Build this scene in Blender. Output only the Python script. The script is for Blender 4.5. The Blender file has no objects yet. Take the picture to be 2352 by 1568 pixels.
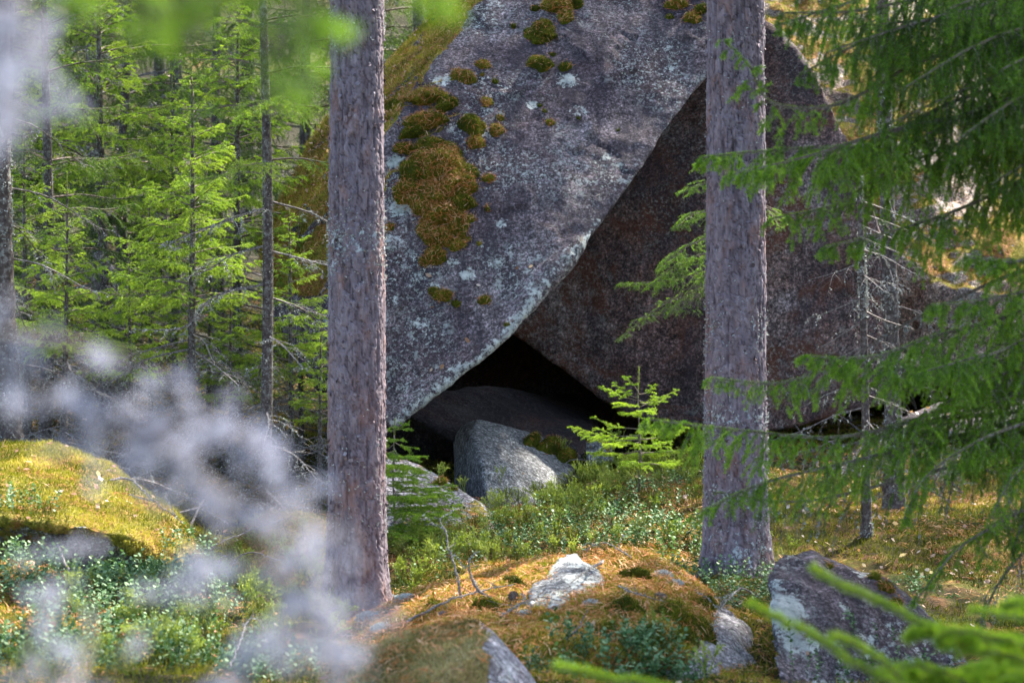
import bpy, math
import numpy as np
from mathutils import Vector
from mathutils.bvhtree import BVHTree

# ------------------------------------------------------------------ camera, sky, sun, exposure
SC = bpy.context.scene
COL = SC.collection
K = 36.0 / 85.0 / 2352.0            # metres per photo-measure pixel per metre of distance
SUN_AZ, SUN_EL = math.radians(43), math.radians(50)   # azimuth from +Y towards +X
cam_d = bpy.data.cameras.new('camera')
cam = bpy.data.objects.new('camera', cam_d)
COL.objects.link(cam)
cam.location = (0, 0, 0)
cam.rotation_euler = (math.radians(90), 0, 0)
cam_d.lens = 85
cam_d.sensor_width = 36
cam_d.clip_end = 500
cam_d.clip_start = 0.05
cam_d.dof.use_dof = True
cam_d.dof.focus_distance = 14.2
cam_d.dof.aperture_fstop = 4.4
cam_d.dof.aperture_blades = 0
SC.camera = cam

W = bpy.data.worlds.new('World')
SC.world = W
W.use_nodes = True
nt = W.node_tree
bg = nt.nodes['Background']
sky = nt.nodes.new('ShaderNodeTexSky')
sky.sky_type = 'NISHITA'
sky.sun_disc = False
sky.sun_elevation = SUN_EL
sky.sun_rotation = SUN_AZ
sky.air_density = 1.0
sky.dust_density = 2.5
nt.links.new(sky.outputs[0], bg.inputs[0])
bg.inputs[1].default_value = 0.12

sd = bpy.data.lights.new('sun', 'SUN')
sun = bpy.data.objects.new('sun', sd)
COL.objects.link(sun)
SVEC = Vector((math.sin(SUN_AZ) * math.cos(SUN_EL), math.cos(SUN_AZ) * math.cos(SUN_EL), math.sin(SUN_EL)))
sun.rotation_euler = SVEC.to_track_quat('Z', 'Y').to_euler()
sd.energy = 5.0
sd.angle = math.radians(0.5)
sd.color = (1.0, 0.93, 0.82)
sun.location = (20, 20, 25)

SC.view_settings.view_transform = 'Standard'
SC.view_settings.look = 'None'
SC.view_settings.exposure = 2.2
SC.view_settings.gamma = 1
SC.cycles.max_bounces = 6
SC.cycles.diffuse_bounces = 3
SC.cycles.glossy_bounces = 2
SC.cycles.transmission_bounces = 3
SC.cycles.transparent_max_bounces = 4
SC.cycles.use_denoising = True
SC.cycles.use_adaptive_sampling = True
SC.cycles.adaptive_threshold = 0.015

R = np.random.default_rng(7)
UP = np.array([0, 0, 1.0])


def at(x, y, Y):
    """A photo-measure position at distance Y metres as a world point."""
    return np.array([(x - 1176) * K * Y, Y, (784 - y) * K * Y])


# ------------------------------------------------------------------ numpy noise
def _h(ix, iy, iz, seed):
    n = (ix.astype(np.int64) * 374761393 + iy.astype(np.int64) * 668265263 + iz.astype(np.int64) * 2147483647 + seed * 974634777) & 0xffffffff
    n = ((n ^ (n >> 13)) * 1274126177) & 0xffffffff
    n = ((n ^ (n >> 16)) * 2246822519) & 0xffffffff
    n = n ^ (n >> 15)
    return (n & 0xffffff) / float(0xffffff)


def vnoise(p, seed=0):
    f = np.floor(p)
    t = p - f
    t = t * t * (3 - 2 * t)
    i = f.astype(np.int64)
    out = 0
    for dx in (0, 1):
        for dy in (0, 1):
            for dz in (0, 1):
                w = (t[:, 0] if dx else 1 - t[:, 0]) * (t[:, 1] if dy else 1 - t[:, 1]) * (t[:, 2] if dz else 1 - t[:, 2])
                out = out + w * _h(i[:, 0] + dx, i[:, 1] + dy, i[:, 2] + dz, seed)
    return out * 2 - 1


def fbm(p, scale=1.0, oct=4, seed=0, gain=0.5):
    p = np.asarray(p, float) * scale
    a, s, tot = 1.0, 0, 0
    for o in range(oct):
        s = s + a * vnoise(p * (2.03 ** o) + 17.3 * o, seed + o)
        tot += a
        a *= gain
    return s / tot


def cells(u, v, seed=0, wrap=None):
    """F1, F2 and the id value of a jittered cell pattern."""
    iu, iv = np.floor(u).astype(np.int64), np.floor(v).astype(np.int64)
    f1 = np.full(u.shape, 9.0)
    f2 = np.full(u.shape, 9.0)
    cid = np.zeros(u.shape)
    z = np.zeros_like(iu)
    for du in (-1, 0, 1):
        for dv in (-1, 0, 1):
            cu, cv = iu + du, iv + dv
            hu = cu % wrap if wrap else cu
            px = cu + _h(hu, cv, z, seed) * 0.9
            py = cv + _h(hu, cv, z + 1, seed) * 0.9
            d = np.hypot(u - px, v - py)
            r = _h(hu, cv, z + 2, seed)
            nearer = d < f1
            f2 = np.where(nearer, f1, np.minimum(f2, d))
            cid = np.where(nearer, r, cid)
            f1 = np.where(nearer, d, f1)
    return f1, f2, cid


def norm(a):
    return a / (np.linalg.norm(a, axis=-1, keepdims=True) + 1e-12)


# ------------------------------------------------------------------ mesh collector
class Acc:
    def __init__(self):
        self.v, self.t, self.m, self.a = [], [], [], []
        self.n = 0

    def add(self, v, t, mat=0, tone=0.5):
        v = np.asarray(v, np.float32).reshape(-1, 3)
        t = np.asarray(t, np.int32).reshape(-1, 3)
        if len(t) == 0:
            return
        self.v.append(v)
        self.t.append(t + self.n)
        self.m.append(np.full(len(t), mat, np.int32))
        self.a.append(np.broadcast_to(np.asarray(tone, np.float32), (len(v),)).copy())
        self.n += len(v)

    def tube(self, pts, radii, sides=8, mat=0, tone=0.5):
        pts = np.asarray(pts, float)
        radii = np.broadcast_to(np.asarray(radii, float), (len(pts),))
        d = norm(np.gradient(pts, axis=0))
        ref = np.array([0, 0, 1.0]) if abs(d[0][2]) < 0.8 else np.array([1.0, 0, 0])
        a = norm(np.cross(d, ref))
        b = np.cross(d, a)
        th = np.linspace(0, 2 * math.pi, sides, endpoint=False)
        v = pts[:, None] + radii[:, None, None] * (a[:, None] * np.cos(th)[None, :, None] + b[:, None] * np.sin(th)[None, :, None])
        n = len(pts)
        i = np.arange(n - 1)[:, None] * sides
        j = np.arange(sides)[None]
        j2 = (j + 1) % sides
        t = np.concatenate([np.stack([i + j, i + j2, i + sides + j], -1).reshape(-1, 3),
                            np.stack([i + j2, i + sides + j2, i + sides + j], -1).reshape(-1, 3)])
        cap = np.array([[(n - 1) * sides + q, (n - 1) * sides + q + 1, (n - 1) * sides] for q in range(1, sides - 1)]
                       + [[q + 1, q, 0] for q in range(1, sides - 1)])
        self.add(v.reshape(-1, 3), np.concatenate([t, cap]), mat, tone)

    def segs(self, p0, p1, r0, r1, mat=0, tone=0.5):
        """Many thin three-sided sticks at once."""
        p0, p1 = np.asarray(p0, float), np.asarray(p1, float)
        if len(p0) == 0:
            return
        d = norm(p1 - p0)
        ref = np.where(np.abs(d[:, 2:3]) < 0.8, UP[None], np.array([[1.0, 0, 0]]))
        a = norm(np.cross(d, ref))
        b = np.cross(d, a)
        r0 = np.broadcast_to(r0, (len(p0),))[:, None]
        r1 = np.broadcast_to(r1, (len(p0),))[:, None]
        vs = []
        for (p, r) in ((p0, r0), (p1, r1)):
            for k in range(3):
                c, s = math.cos(2.0944 * k), math.sin(2.0944 * k)
                vs.append(p + r * (a * c + b * s))
        v = np.stack(vs, 1)
        base = (np.arange(len(p0)) * 6)[:, None, None]
        T = np.array([[0, 1, 3], [1, 4, 3], [1, 2, 4], [2, 5, 4], [2, 0, 5], [0, 3, 5]])[None]
        tn = np.repeat(np.broadcast_to(tone, (len(p0),)), 6)
        self.add(v.reshape(-1, 3), (base + T).reshape(-1, 3), mat, tn)

    def needles(self, p0, p1, dens, length, width, mat=1, tone=0.5, fwd=0.7, up=0.25, rng=R, jit=0.15, minn=1):
        p0, p1 = np.asarray(p0, float), np.asarray(p1, float)
        if len(p0) == 0:
            return
        L = np.linalg.norm(p1 - p0, axis=1)
        cnt = np.maximum(minn, np.floor(L * dens + rng.random(len(L)))).astype(int)
        idx = np.repeat(np.arange(len(L)), cnt)
        n = len(idx)
        t = rng.random((n, 1))
        b = p0[idx] * (1 - t) + p1[idx] * t
        ax = norm(p1 - p0)[idx]
        rv = rng.normal(size=(n, 3))
        u = norm(rv - ax * np.sum(rv * ax, 1, keepdims=True))
        d = norm(ax * fwd + u + UP * up)
        s = norm(np.cross(d, rng.normal(size=(n, 3))))
        ln = length * (0.7 + 0.5 * rng.random((n, 1)))
        w = width * 0.5
        v = np.stack([b - s * w, b + s * w, b + d * ln], 1).reshape(-1, 3)
        tt = np.arange(n * 3).reshape(-1, 3)
        tn = np.broadcast_to(tone, (len(L),))[idx] + rng.normal(size=n) * jit
        self.add(v, tt, mat, np.repeat(tn, 3))

    def template(self, v, t, pos, nrm, scale, rng=R, mat=0, tone=0.5, lean=0.2, vtone=None):
        """Copies of a small template standing on points."""
        n = len(pos)
        if n == 0:
            return
        z = norm(np.asarray(nrm) + rng.normal(size=(n, 3)) * lean)
        r = rng.normal(size=(n, 3))
        x = norm(r - z * np.sum(r * z, 1, keepdims=True))
        y = np.cross(z, x)
        v = np.asarray(v, float)
        sc = np.broadcast_to(scale, (n,))[:, None, None]
        V = pos[:, None] + sc * (v[None, :, 0:1] * x[:, None] + v[None, :, 1:2] * y[:, None] + v[None, :, 2:3] * z[:, None])
        T = (np.arange(n) * len(v))[:, None, None] + np.asarray(t)[None]
        tn = np.broadcast_to(tone, (n,))[:, None] + (vtone[None] if vtone is not None else np.zeros((1, len(v))))
        self.add(V.reshape(-1, 3), T.reshape(-1, 3), mat, tn.reshape(-1))

    def build(self, name, mats, parent=None, smooth=False, origin=None, extra=None):
        v = np.concatenate(self.v)
        t = np.concatenate(self.t)
        m = np.concatenate(self.m)
        a = np.concatenate(self.a)
        if origin is not None:
            v = v - np.asarray(origin, np.float32)
        me = mesh_from(name, v, t, mats, m, smooth)
        at_ = me.attributes.new('tone', 'FLOAT', 'POINT')
        at_.data.foreach_set('value', a)
        return link(name, me, parent, origin)


def mesh_from(name, v, t, mats, m=None, smooth=False):
    me = bpy.data.meshes.new(name)
    me.vertices.add(len(v))
    me.vertices.foreach_set('co', np.ascontiguousarray(v, np.float32).ravel())
    me.loops.add(len(t) * 3)
    me.loops.foreach_set('vertex_index', np.ascontiguousarray(t, np.int32).ravel())
    me.polygons.add(len(t))
    me.polygons.foreach_set('loop_start', np.arange(0, len(t) * 3, 3, dtype=np.int32))
    if m is not None:
        me.polygons.foreach_set('material_index', m)
    me.polygons.foreach_set('use_smooth', np.full(len(t), smooth))
    for x in (mats if isinstance(mats, (list, tuple)) else [mats]):
        me.materials.append(x)
    me.update(calc_edges=True)
    return me


def link(name, me, parent=None, origin=None):
    o = bpy.data.objects.new(name, me)
    COL.objects.link(o)
    if origin is not None:
        o.location = origin
    if parent is not None:
        o.parent = parent
        if origin is not None:
            o.location = Vector(origin) - Vector(parent.location)
    return o


def tag(o, label=None, cat=None, group=None, kind=None):
    for k, x in (('label', label), ('category', cat), ('group', group), ('kind', kind)):
        if x:
            o[k] = x
    return o


def thing(name, loc, label, cat, group=None):
    o = bpy.data.objects.new(name, None)
    o.empty_display_size = 0.1
    COL.objects.link(o)
    o.location = loc
    return tag(o, label, cat, group)


# ------------------------------------------------------------------ materials
class NT:
    def __init__(self, name):
        self.m = bpy.data.materials.new(name)
        self.m.use_nodes = True
        self.t = self.m.node_tree
        self.t.nodes.clear()
        self.out = self.n('ShaderNodeOutputMaterial')

    def n(self, typ, **kw):
        x = self.t.nodes.new(typ)
        for k, v in kw.items():
            setattr(x, k, v)
        return x

    def l(self, a, b):
        self.t.links.new(a, b)

    def attr(self, name):
        return self.n('ShaderNodeAttribute', attribute_name=name).outputs['Fac']

    def noise(self, scale, detail=4, rough=0.6, vec=None, dist=0.0):
        x = self.n('ShaderNodeTexNoise')
        x.inputs['Scale'].default_value = scale
        x.inputs['Detail'].default_value = detail
        x.inputs['Roughness'].default_value = rough
        x.inputs['Distortion'].default_value = dist
        if vec is not None:
            self.l(vec, x.inputs['Vector'])
        return x.outputs['Fac']

    def ramp(self, fac, stops, interp='LINEAR'):
        x = self.n('ShaderNodeValToRGB')
        x.color_ramp.interpolation = interp
        e = x.color_ramp.elements
        while len(e) > 1:
            e.remove(e[-1])
        e[0].position = stops[0][0]
        e[0].color = col(stops[0][1])
        for p, c in stops[1:]:
            q = e.new(p)
            q.color = col(c)
        self.l(fac, x.inputs[0])
        return x.outputs[0]

    def mix(self, fac, a, b, blend='MIX'):
        x = self.n('ShaderNodeMix', data_type='RGBA', blend_type=blend)
        for val, i in ((fac, 0), (a, 6), (b, 7)):
            if isinstance(val, (int, float)) and i == 0:
                x.inputs[0].default_value = val
            elif isinstance(val, (tuple, list)):
                x.inputs[i].default_value = col(val)
            else:
                self.l(val, x.inputs[i])
        return x.outputs[2]

    def math(self, op, a, b=0.0, clamp=False):
        x = self.n('ShaderNodeMath', operation=op, use_clamp=clamp)
        for v, i in ((a, 0), (b, 1)):
            if isinstance(v, (int, float)):
                x.inputs[i].default_value = v
            else:
                self.l(v, x.inputs[i])
        return x.outputs[0]

    def pos(self, scale=(1, 1, 1)):
        tc = self.n('ShaderNodeTexCoord').outputs['Object']
        mp = self.n('ShaderNodeMapping')
        mp.inputs['Scale'].default_value = scale
        self.l(tc, mp.inputs['Vector'])
        return mp.outputs[0]

    def bump(self, h, strength, dist):
        x = self.n('ShaderNodeBump')
        x.inputs['Strength'].default_value = strength
        x.inputs['Distance'].default_value = dist
        self.l(h, x.inputs['Height'])
        return x.outputs[0]

    def principled(self, c, rough=0.9, normal=None, spec=0.2):
        x = self.n('ShaderNodeBsdfPrincipled')
        if isinstance(c, tuple):
            x.inputs['Base Color'].default_value = col(c)
        else:
            self.l(c, x.inputs['Base Color'])
        if isinstance(rough, (int, float)):
            x.inputs['Roughness'].default_value = rough
        else:
            self.l(rough, x.inputs['Roughness'])
        x.inputs['Specular IOR Level'].default_value = spec
        if normal is not None:
            self.l(normal, x.inputs['Normal'])
        return x.outputs[0]

    def done(self, shader):
        self.l(shader, self.out.inputs[0])
        return self.m


def col(c):
    return (c[0], c[1], c[2], 1.0) if not isinstance(c, (int, float)) else (c, c, c, 1)


def leafy(name, stops, transl=0.4, rough=0.55, spec=0.3, tgain=1.3, blue=0.55):
    """Thin plant matter that lets light through; 'tone' picks the colour."""
    k = NT(name)
    c = k.ramp(k.attr('tone'), stops)
    p = k.principled(c, rough, spec=spec)
    tr = k.n('ShaderNodeBsdfTranslucent')
    tc = k.mix(1.0, c, (tgain, tgain * 1.05, tgain * blue), 'MULTIPLY')
    k.l(tc, tr.inputs[0])
    mx = k.n('ShaderNodeMixShader')
    mx.inputs[0].default_value = transl
    k.l(p, mx.inputs[1])
    k.l(tr.outputs[0], mx.inputs[2])
    return k.done(mx.outputs[0])


def woody(name, dark, mid, pale, scale=60):
    k = NT(name)
    v = k.pos()
    c = k.ramp(k.noise(scale, 5, 0.7, v), [(0.3, dark), (0.5, mid), (0.66, pale)])
    h = k.noise(scale * 2.5, 3, 0.7, v)
    return k.done(k.principled(c, 0.9, k.bump(h, 0.6, 0.004)))


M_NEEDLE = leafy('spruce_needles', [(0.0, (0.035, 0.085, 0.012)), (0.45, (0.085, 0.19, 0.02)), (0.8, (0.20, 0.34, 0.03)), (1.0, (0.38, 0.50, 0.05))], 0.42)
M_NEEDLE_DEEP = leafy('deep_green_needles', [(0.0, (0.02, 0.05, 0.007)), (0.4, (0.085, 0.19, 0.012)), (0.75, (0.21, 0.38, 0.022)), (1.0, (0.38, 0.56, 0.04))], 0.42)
M_NEEDLE_SHADE = leafy('shaded_spruce_needles', [(0.0, (0.012, 0.035, 0.006)), (0.5, (0.035, 0.085, 0.010)), (0.85, (0.10, 0.19, 0.018)), (1.0, (0.20, 0.30, 0.03))], 0.35)  # background copy of the needles, deep forest shade put into its greens
M_TWIG = woody('spruce_twig_wood', (0.07, 0.05, 0.04), (0.16, 0.12, 0.10), (0.30, 0.27, 0.24), 90)
M_DEADWOOD = woody('dead_grey_wood', (0.06, 0.052, 0.05), (0.16, 0.14, 0.135), (0.36, 0.33, 0.32), 80)
M_SPRUCEBARK = woody('spruce_bark', (0.035, 0.03, 0.03), (0.09, 0.07, 0.065), (0.24, 0.235, 0.22), 35)
M_LICHEN = leafy('pale_lichen', [(0.0, (0.16, 0.18, 0.15)), (0.5, (0.33, 0.35, 0.34)), (1.0, (0.60, 0.63, 0.62))], 0.15, 0.9, 0.1, 1.0, 1.0)
M_MOSSBLADE = leafy('moss_fronds', [(0.0, (0.035, 0.045, 0.006)), (0.35, (0.12, 0.13, 0.012)), (0.7, (0.34, 0.31, 0.035)), (1.0, (0.62, 0.50, 0.14))], 0.3, 0.8, 0.1, 1.1)
M_LITTER = leafy('fallen_pine_needles', [(0.0, (0.16, 0.055, 0.015)), (0.5, (0.50, 0.18, 0.05)), (1.0, (0.75, 0.48, 0.28))], 0.15, 0.7, 0.2, 1.0)
M_LINGON = leafy('lingonberry_leaves', [(0.0, (0.015, 0.045, 0.012)), (0.45, (0.045, 0.115, 0.035)), (0.8, (0.10, 0.20, 0.075)), (1.0, (0.17, 0.27, 0.13))], 0.2, 0.6, 0.3, 1.1)
M_LICHEN_SKYLIT = leafy('skylit_beard_lichen', [(0.0, (0.20, 0.20, 0.25)), (0.5, (0.34, 0.34, 0.42)), (1.0, (0.52, 0.53, 0.62))], 0.35, 0.9, 0.1, 1.0, 1.1)  # pale lichen with the blue of the sky light mixed into its colour
M_BILB = leafy('blueberry_stems', [(0.0, (0.09, 0.06, 0.03)), (0.3, (0.12, 0.13, 0.03)), (0.55, (0.17, 0.23, 0.035)), (1.0, (0.38, 0.44, 0.09))], 0.3, 0.6, 0.2)
M_DRYLEAF = leafy('dry_leaves', [(0.0, (0.20, 0.08, 0.04)), (0.5, (0.42, 0.24, 0.16)), (1.0, (0.68, 0.56, 0.50))], 0.3, 0.6, 0.3)


def rock_mat(name, dark, mid, light, pink=(0.25, 0.19, 0.19), rust=0.0, lich=0.5, mossc=None, streak=0.6, lf=0.0):
    k = NT(name)
    v = k.pos()
    big = k.noise(1.3, 5, 0.65, v, 0.6)
    base = k.ramp(big, [(0.30, dark), (0.5, mid), (0.72, light)])
    base = k.mix(k.math('MULTIPLY', k.ramp(k.noise(2.7, 3, 0.6, v), [(0.45, 0.0), (0.7, 1.0)]), 0.55), base, pink)
    # grain of the granite
    g1 = k.noise(55, 6, 0.8, v)
    base = k.mix(0.85, base, k.ramp(g1, [(0.39, 0.08), (0.46, 0.5), (0.54, 1.2), (0.64, 3.6)]), 'MULTIPLY')
    g2 = k.noise(17, 5, 0.75, v)
    base = k.mix(0.7, base, k.ramp(g2, [(0.35, 0.2), (0.5, 0.95), (0.66, 2.0)]), 'MULTIPLY')
    # long dark water streaks running down
    sv = k.pos((4.5, 1.2, 0.55))
    st = k.ramp(k.noise(1.6, 4, 0.6, sv, 0.4), [(0.42, 0.0), (0.62, 1.0)])
    base = k.mix(k.math('MULTIPLY', st, streak), base, k.mix(0.8, base, (0.035, 0.028, 0.038)))
    if rust > 0:
        rf = k.ramp(k.noise(2.1, 6, 0.75, v, 1.0), [(0.5, 0.0), (0.62, 1.0)])
        base = k.mix(k.math('MULTIPLY', rf, rust), base, (0.13, 0.045, 0.022))
    # crusty lichens: small and larger blotches
    lw = k.ramp(k.noise(2.0, 3, 0.5, v), [(0.4, 0.0), (0.6, 1.0)])
    la = k.ramp(k.noise(42, 5, 0.75, v), [(0.55, 0.0), (0.585, 1.0)])
    lb = k.ramp(k.noise(9.0, 7, 0.82, v), [(0.57, 0.0), (0.60, 1.0)])
    lm = k.math('MULTIPLY', k.math('MAXIMUM', k.math('MULTIPLY', la, lw), k.math('MULTIPLY', lb, lw)), lich)
    crust = k.ramp(k.math('ADD', k.attr('lichen'), k.math('MULTIPLY', k.math('SUBTRACT', k.noise(28, 6, 0.8, v), 0.5), 2.2)), [(0.48, 0.0), (0.60, 1.0)])
    lm = k.math('MAXIMUM', lm, k.math('MULTIPLY', crust, 0.9), True)
    lc = k.ramp(k.noise(14, 4, 0.7, v), [(0.35, (0.25, 0.27, 0.26)), (0.5, (0.40, 0.43, 0.41)), (0.65, (0.62, 0.64, 0.61))])
    base = k.mix(lm, base, lc)
    dk = k.ramp(k.noise(22, 6, 0.8, v, 0.4), [(0.60, 0.0), (0.66, 1.0)])
    base = k.mix(k.math('MULTIPLY', dk, 0.7), base, (0.035, 0.03, 0.04))
    # moss and needle litter where the surface carries it
    mn = k.noise(34, 6, 0.8, v)
    ml = k.noise(3.2, 5, 0.7, v, 0.8)
    mcol = k.ramp(mn, [(0.32, (0.05, 0.05, 0.008)), (0.5, (0.19, 0.17, 0.02)), (0.68, (0.42, 0.34, 0.07))])
    mor = k.ramp(mn, [(0.32, (0.06, 0.03, 0.01)), (0.5, (0.26, 0.11, 0.03)), (0.68, (0.50, 0.27, 0.11))])
    mcol = k.mix(k.ramp(ml, [(0.44, 0.0), (0.58, 1.0)]), mcol, mor)
    if mossc:
        mcol = k.mix(0.6, mcol, mossc)
    mm = k.ramp(k.math('ADD', k.attr('moss'), k.math('MULTIPLY', k.math('SUBTRACT', k.noise(22, 6, 0.75, v), 0.5), 0.9)), [(0.44, 0.0), (0.54, 1.0)])
    c = k.mix(mm, base, mcol)
    h = k.math('ADD', k.math('MULTIPLY', g1, 0.5), k.math('ADD', g2, k.math('MULTIPLY', mm, k.math('MULTIPLY', mn, 1.5))))
    nb = k.bump(h, 0.75, 0.02)
    return k.done(k.principled(c, 0.88, nb, 0.25))


M_ROCK = rock_mat('purple_grey_granite', (0.045, 0.030, 0.042), (0.108, 0.085, 0.098), (0.27, 0.228, 0.238), (0.18, 0.135, 0.138), 0.12, 0.9, streak=0.95)
M_ROCK_DARK = rock_mat('shaded_reddish_granite', (0.040, 0.028, 0.030), (0.115, 0.078, 0.078), (0.25, 0.205, 0.205), (0.17, 0.085, 0.065), 0.65, 0.35, streak=0.75)  # reddish rock, the shade under the overhang worked into its darker albedo
M_ROCK_CAVE = rock_mat('cave_shade_granite', (0.016, 0.013, 0.015), (0.035, 0.029, 0.03), (0.065, 0.058, 0.058), (0.045, 0.03, 0.026), 0.3, 0.05, streak=0.5)  # near-black albedo stands for the shade inside the cave
M_ROCK_GREY = rock_mat('even_grey_granite', (0.11, 0.115, 0.12), (0.17, 0.175, 0.18), (0.24, 0.245, 0.25), (0.18, 0.18, 0.18), 0.0, 0.12, streak=0.2)
M_ROCK_PALE = rock_mat('pale_lichened_granite', (0.12, 0.115, 0.13), (0.22, 0.21, 0.23), (0.36, 0.35, 0.37), (0.28, 0.22, 0.22), 0.08, 0.95, streak=0.25)
M_ROCK_ORANGE = rock_mat('mossy_orange_granite', (0.14, 0.11, 0.10), (0.28, 0.22, 0.19), (0.46, 0.38, 0.34), (0.36, 0.22, 0.14), 0.35, 0.6, streak=0.4)


M_ROCK_FRONT = rock_mat('beige_mossed_granite', (0.12, 0.115, 0.13), (0.22, 0.21, 0.23), (0.36, 0.35, 0.37), (0.28, 0.22, 0.22), 0.08, 0.95, mossc=(0.30, 0.24, 0.11), streak=0.25)
M_MOSSBEIGE = leafy('dry_beige_moss', [(0.0, (0.07, 0.06, 0.02)), (0.4, (0.20, 0.17, 0.06)), (0.75, (0.40, 0.34, 0.16)), (1.0, (0.62, 0.52, 0.30))], 0.25, 0.9, 0.1, 1.0)


def ground_mat():
    k = NT('forest_floor')
    v = k.pos()
    fine = k.noise(42, 6, 0.8, v)
    moss = k.ramp(fine, [(0.30, (0.035, 0.04, 0.008)), (0.5, (0.14, 0.135, 0.018)), (0.70, (0.33, 0.29, 0.06))])
    lit = k.ramp(fine, [(0.30, (0.045, 0.025, 0.012)), (0.5, (0.17, 0.085, 0.035)), (0.70, (0.42, 0.25, 0.13))])
    grn = k.ramp(fine, [(0.30, (0.02, 0.04, 0.008)), (0.5, (0.075, 0.11, 0.015)), (0.70, (0.20, 0.24, 0.05))])
    c = k.mix(k.ramp(k.noise(2.4, 5, 0.7, v, 0.6), [(0.45, 0.0), (0.58, 1.0)]), moss, lit)
    c = k.mix(k.ramp(k.noise(1.1, 4, 0.6, v, 0.4), [(0.46, 0.0), (0.58, 1.0)]), c, grn)
    duff_shade = k.ramp(fine, [(0.30, (0.014, 0.014, 0.008)), (0.5, (0.05, 0.045, 0.03)), (0.70, (0.15, 0.12, 0.09))])
    c = k.mix(k.attr('duff_shade'), c, duff_shade)
    c = k.mix(k.ramp(k.noise(5.0, 4, 0.7, v), [(0.4, 0.0), (0.6, 0.8)]), c, (0.02, 0.022, 0.012))
    return k.done(k.principled(c, 0.95, k.bump(fine, 0.9, 0.03), 0.1))


M_GROUND = ground_mat()


def bark_mat():
    k = NT('pine_bark')
    v = k.pos((1, 1, 0.35))
    tone = k.attr('tone')
    c = k.ramp(tone, [(0.0, (0.04, 0.028, 0.034)), (0.25, (0.09, 0.068, 0.08)), (0.5, (0.165, 0.132, 0.158)), (0.8, (0.25, 0.21, 0.24)), (1.0, (0.37, 0.335, 0.37))])
    c = k.mix(k.math('MULTIPLY', k.ramp(k.noise(9, 4, 0.7, v), [(0.52, 0.0), (0.66, 1.0)]), 0.6), c, (0.25, 0.13, 0.10))
    f = k.noise(60, 5, 0.75, v)
    c = k.mix(0.6, c, k.ramp(f, [(0.32, 0.45), (0.5, 1.0), (0.68, 1.55)]), 'MULTIPLY')
    p = k.pos()
    lw = k.math('ADD', k.math('MULTIPLY', k.math('SUBTRACT', k.noise(2.2, 3, 0.5, p), 0.5), 0.35), k.attr('lichen'))
    ln = k.math('ADD', k.noise(34, 6, 0.75, p, 0.3), lw)
    lm = k.ramp(ln, [(0.66, 0.0), (0.70, 1.0)])
    c = k.mix(lm, c, k.ramp(f, [(0.35, (0.30, 0.34, 0.36)), (0.65, (0.58, 0.62, 0.64))]))
    h = k.math('ADD', f, lm)
    return k.done(k.principled(c, 0.85, k.bump(h, 0.6, 0.006), 0.25))


M_BARK = bark_mat()


# ------------------------------------------------------------------ solids used for standing things on
SOLID_V, SOLID_T = [], []
SOLIDS = {}


def add_solid(v, t):
    off = sum(len(a) for a in SOLID_V)
    SOLID_V.append(v)
    SOLID_T.append(t + off)


def make_bvh():
    v = np.concatenate(SOLID_V)
    t = np.concatenate(SOLID_T)
    return BVHTree.FromPolygons(v.tolist(), t.tolist(), all_triangles=True)


def look(px, py, bvh=None):
    """Where the line of sight through a measured place meets the solids."""
    d = Vector(at(px, py, 1.0)).normalized()
    h = (bvh or BVH).ray_cast(Vector((0, 0, 0)) + d * 3.0, d)
    return (None, None) if h[0] is None else (np.array(h[0]), np.array(h[1]))


def drop(x, y, bvh=None, z=6.0):
    h = (bvh or BVH).ray_cast(Vector((x, y, z)), Vector((0, 0, -1)))
    return (None, None) if h[0] is None else (np.array(h[0]), np.array(h[1]))


# ------------------------------------------------------------------ the ground
CP = [(0, 1568, 8.6), (600, 1568, 8.6), (1200, 1600, 8.0), (2352, 1640, 8.0), (1700, 1620, 8.6), (2000, 1600, 9.3),
      (0, 1300, 11), (250, 1350, 11), (480, 1470, 10.5), (650, 1490, 10.3), (818, 1440, 12), (300, 1450, 9.8), (100, 1450, 9.6),
      (470, 1330, 13), (600, 1240, 14.2), (200, 1120, 14), (0, 1060, 13), (450, 1110, 16), (300, 930, 18.5), (650, 1000, 17), (0, 930, 18),
      (900, 1370, 12.4), (1100, 1310, 12.6), (1400, 1290, 12.6), (1690, 1330, 12.1), (1000, 1270, 14), (1300, 1205, 14.2), (1600, 1130, 14.6),
      (1450, 1090, 15.4), (1260, 1165, 15.1), (1620, 1080, 15.8), (1130, 1190, 15.6), (1000, 1160, 17), (1200, 1120, 17.5),
      (1900, 1400, 12.3), (2200, 1440, 11.8), (2352, 1440, 11.2), (1900, 1180, 15), (2350, 1160, 15.5), (2100, 1020, 17.6), (2350, 960, 18.5), (1720, 1020, 17.5)]
cpw = np.array([at(*c) for c in CP])
extra = []
for x in (-14, -9, -5, 0, 5, 9, 14):
    extra += [(x, -6, -1.5), (x, 2, -1.55)]
    extra += [(x, 25, 0.7 + 0.03 * abs(x)), (x, 31, 2.3), (x, 38, 4.6), (x, 48, 7.8), (x, 62, 12.5)]
for y in (6, 10, 14, 18, 22):
    extra += [(-14, y, -1.5 + 0.09 * y), (-9, y, -1.6 + 0.08 * y), (9, y, -1.7 + 0.075 * y), (14, y, -1.7 + 0.09 * y)]
cpw = np.concatenate([cpw, np.array(extra, float)])


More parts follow.
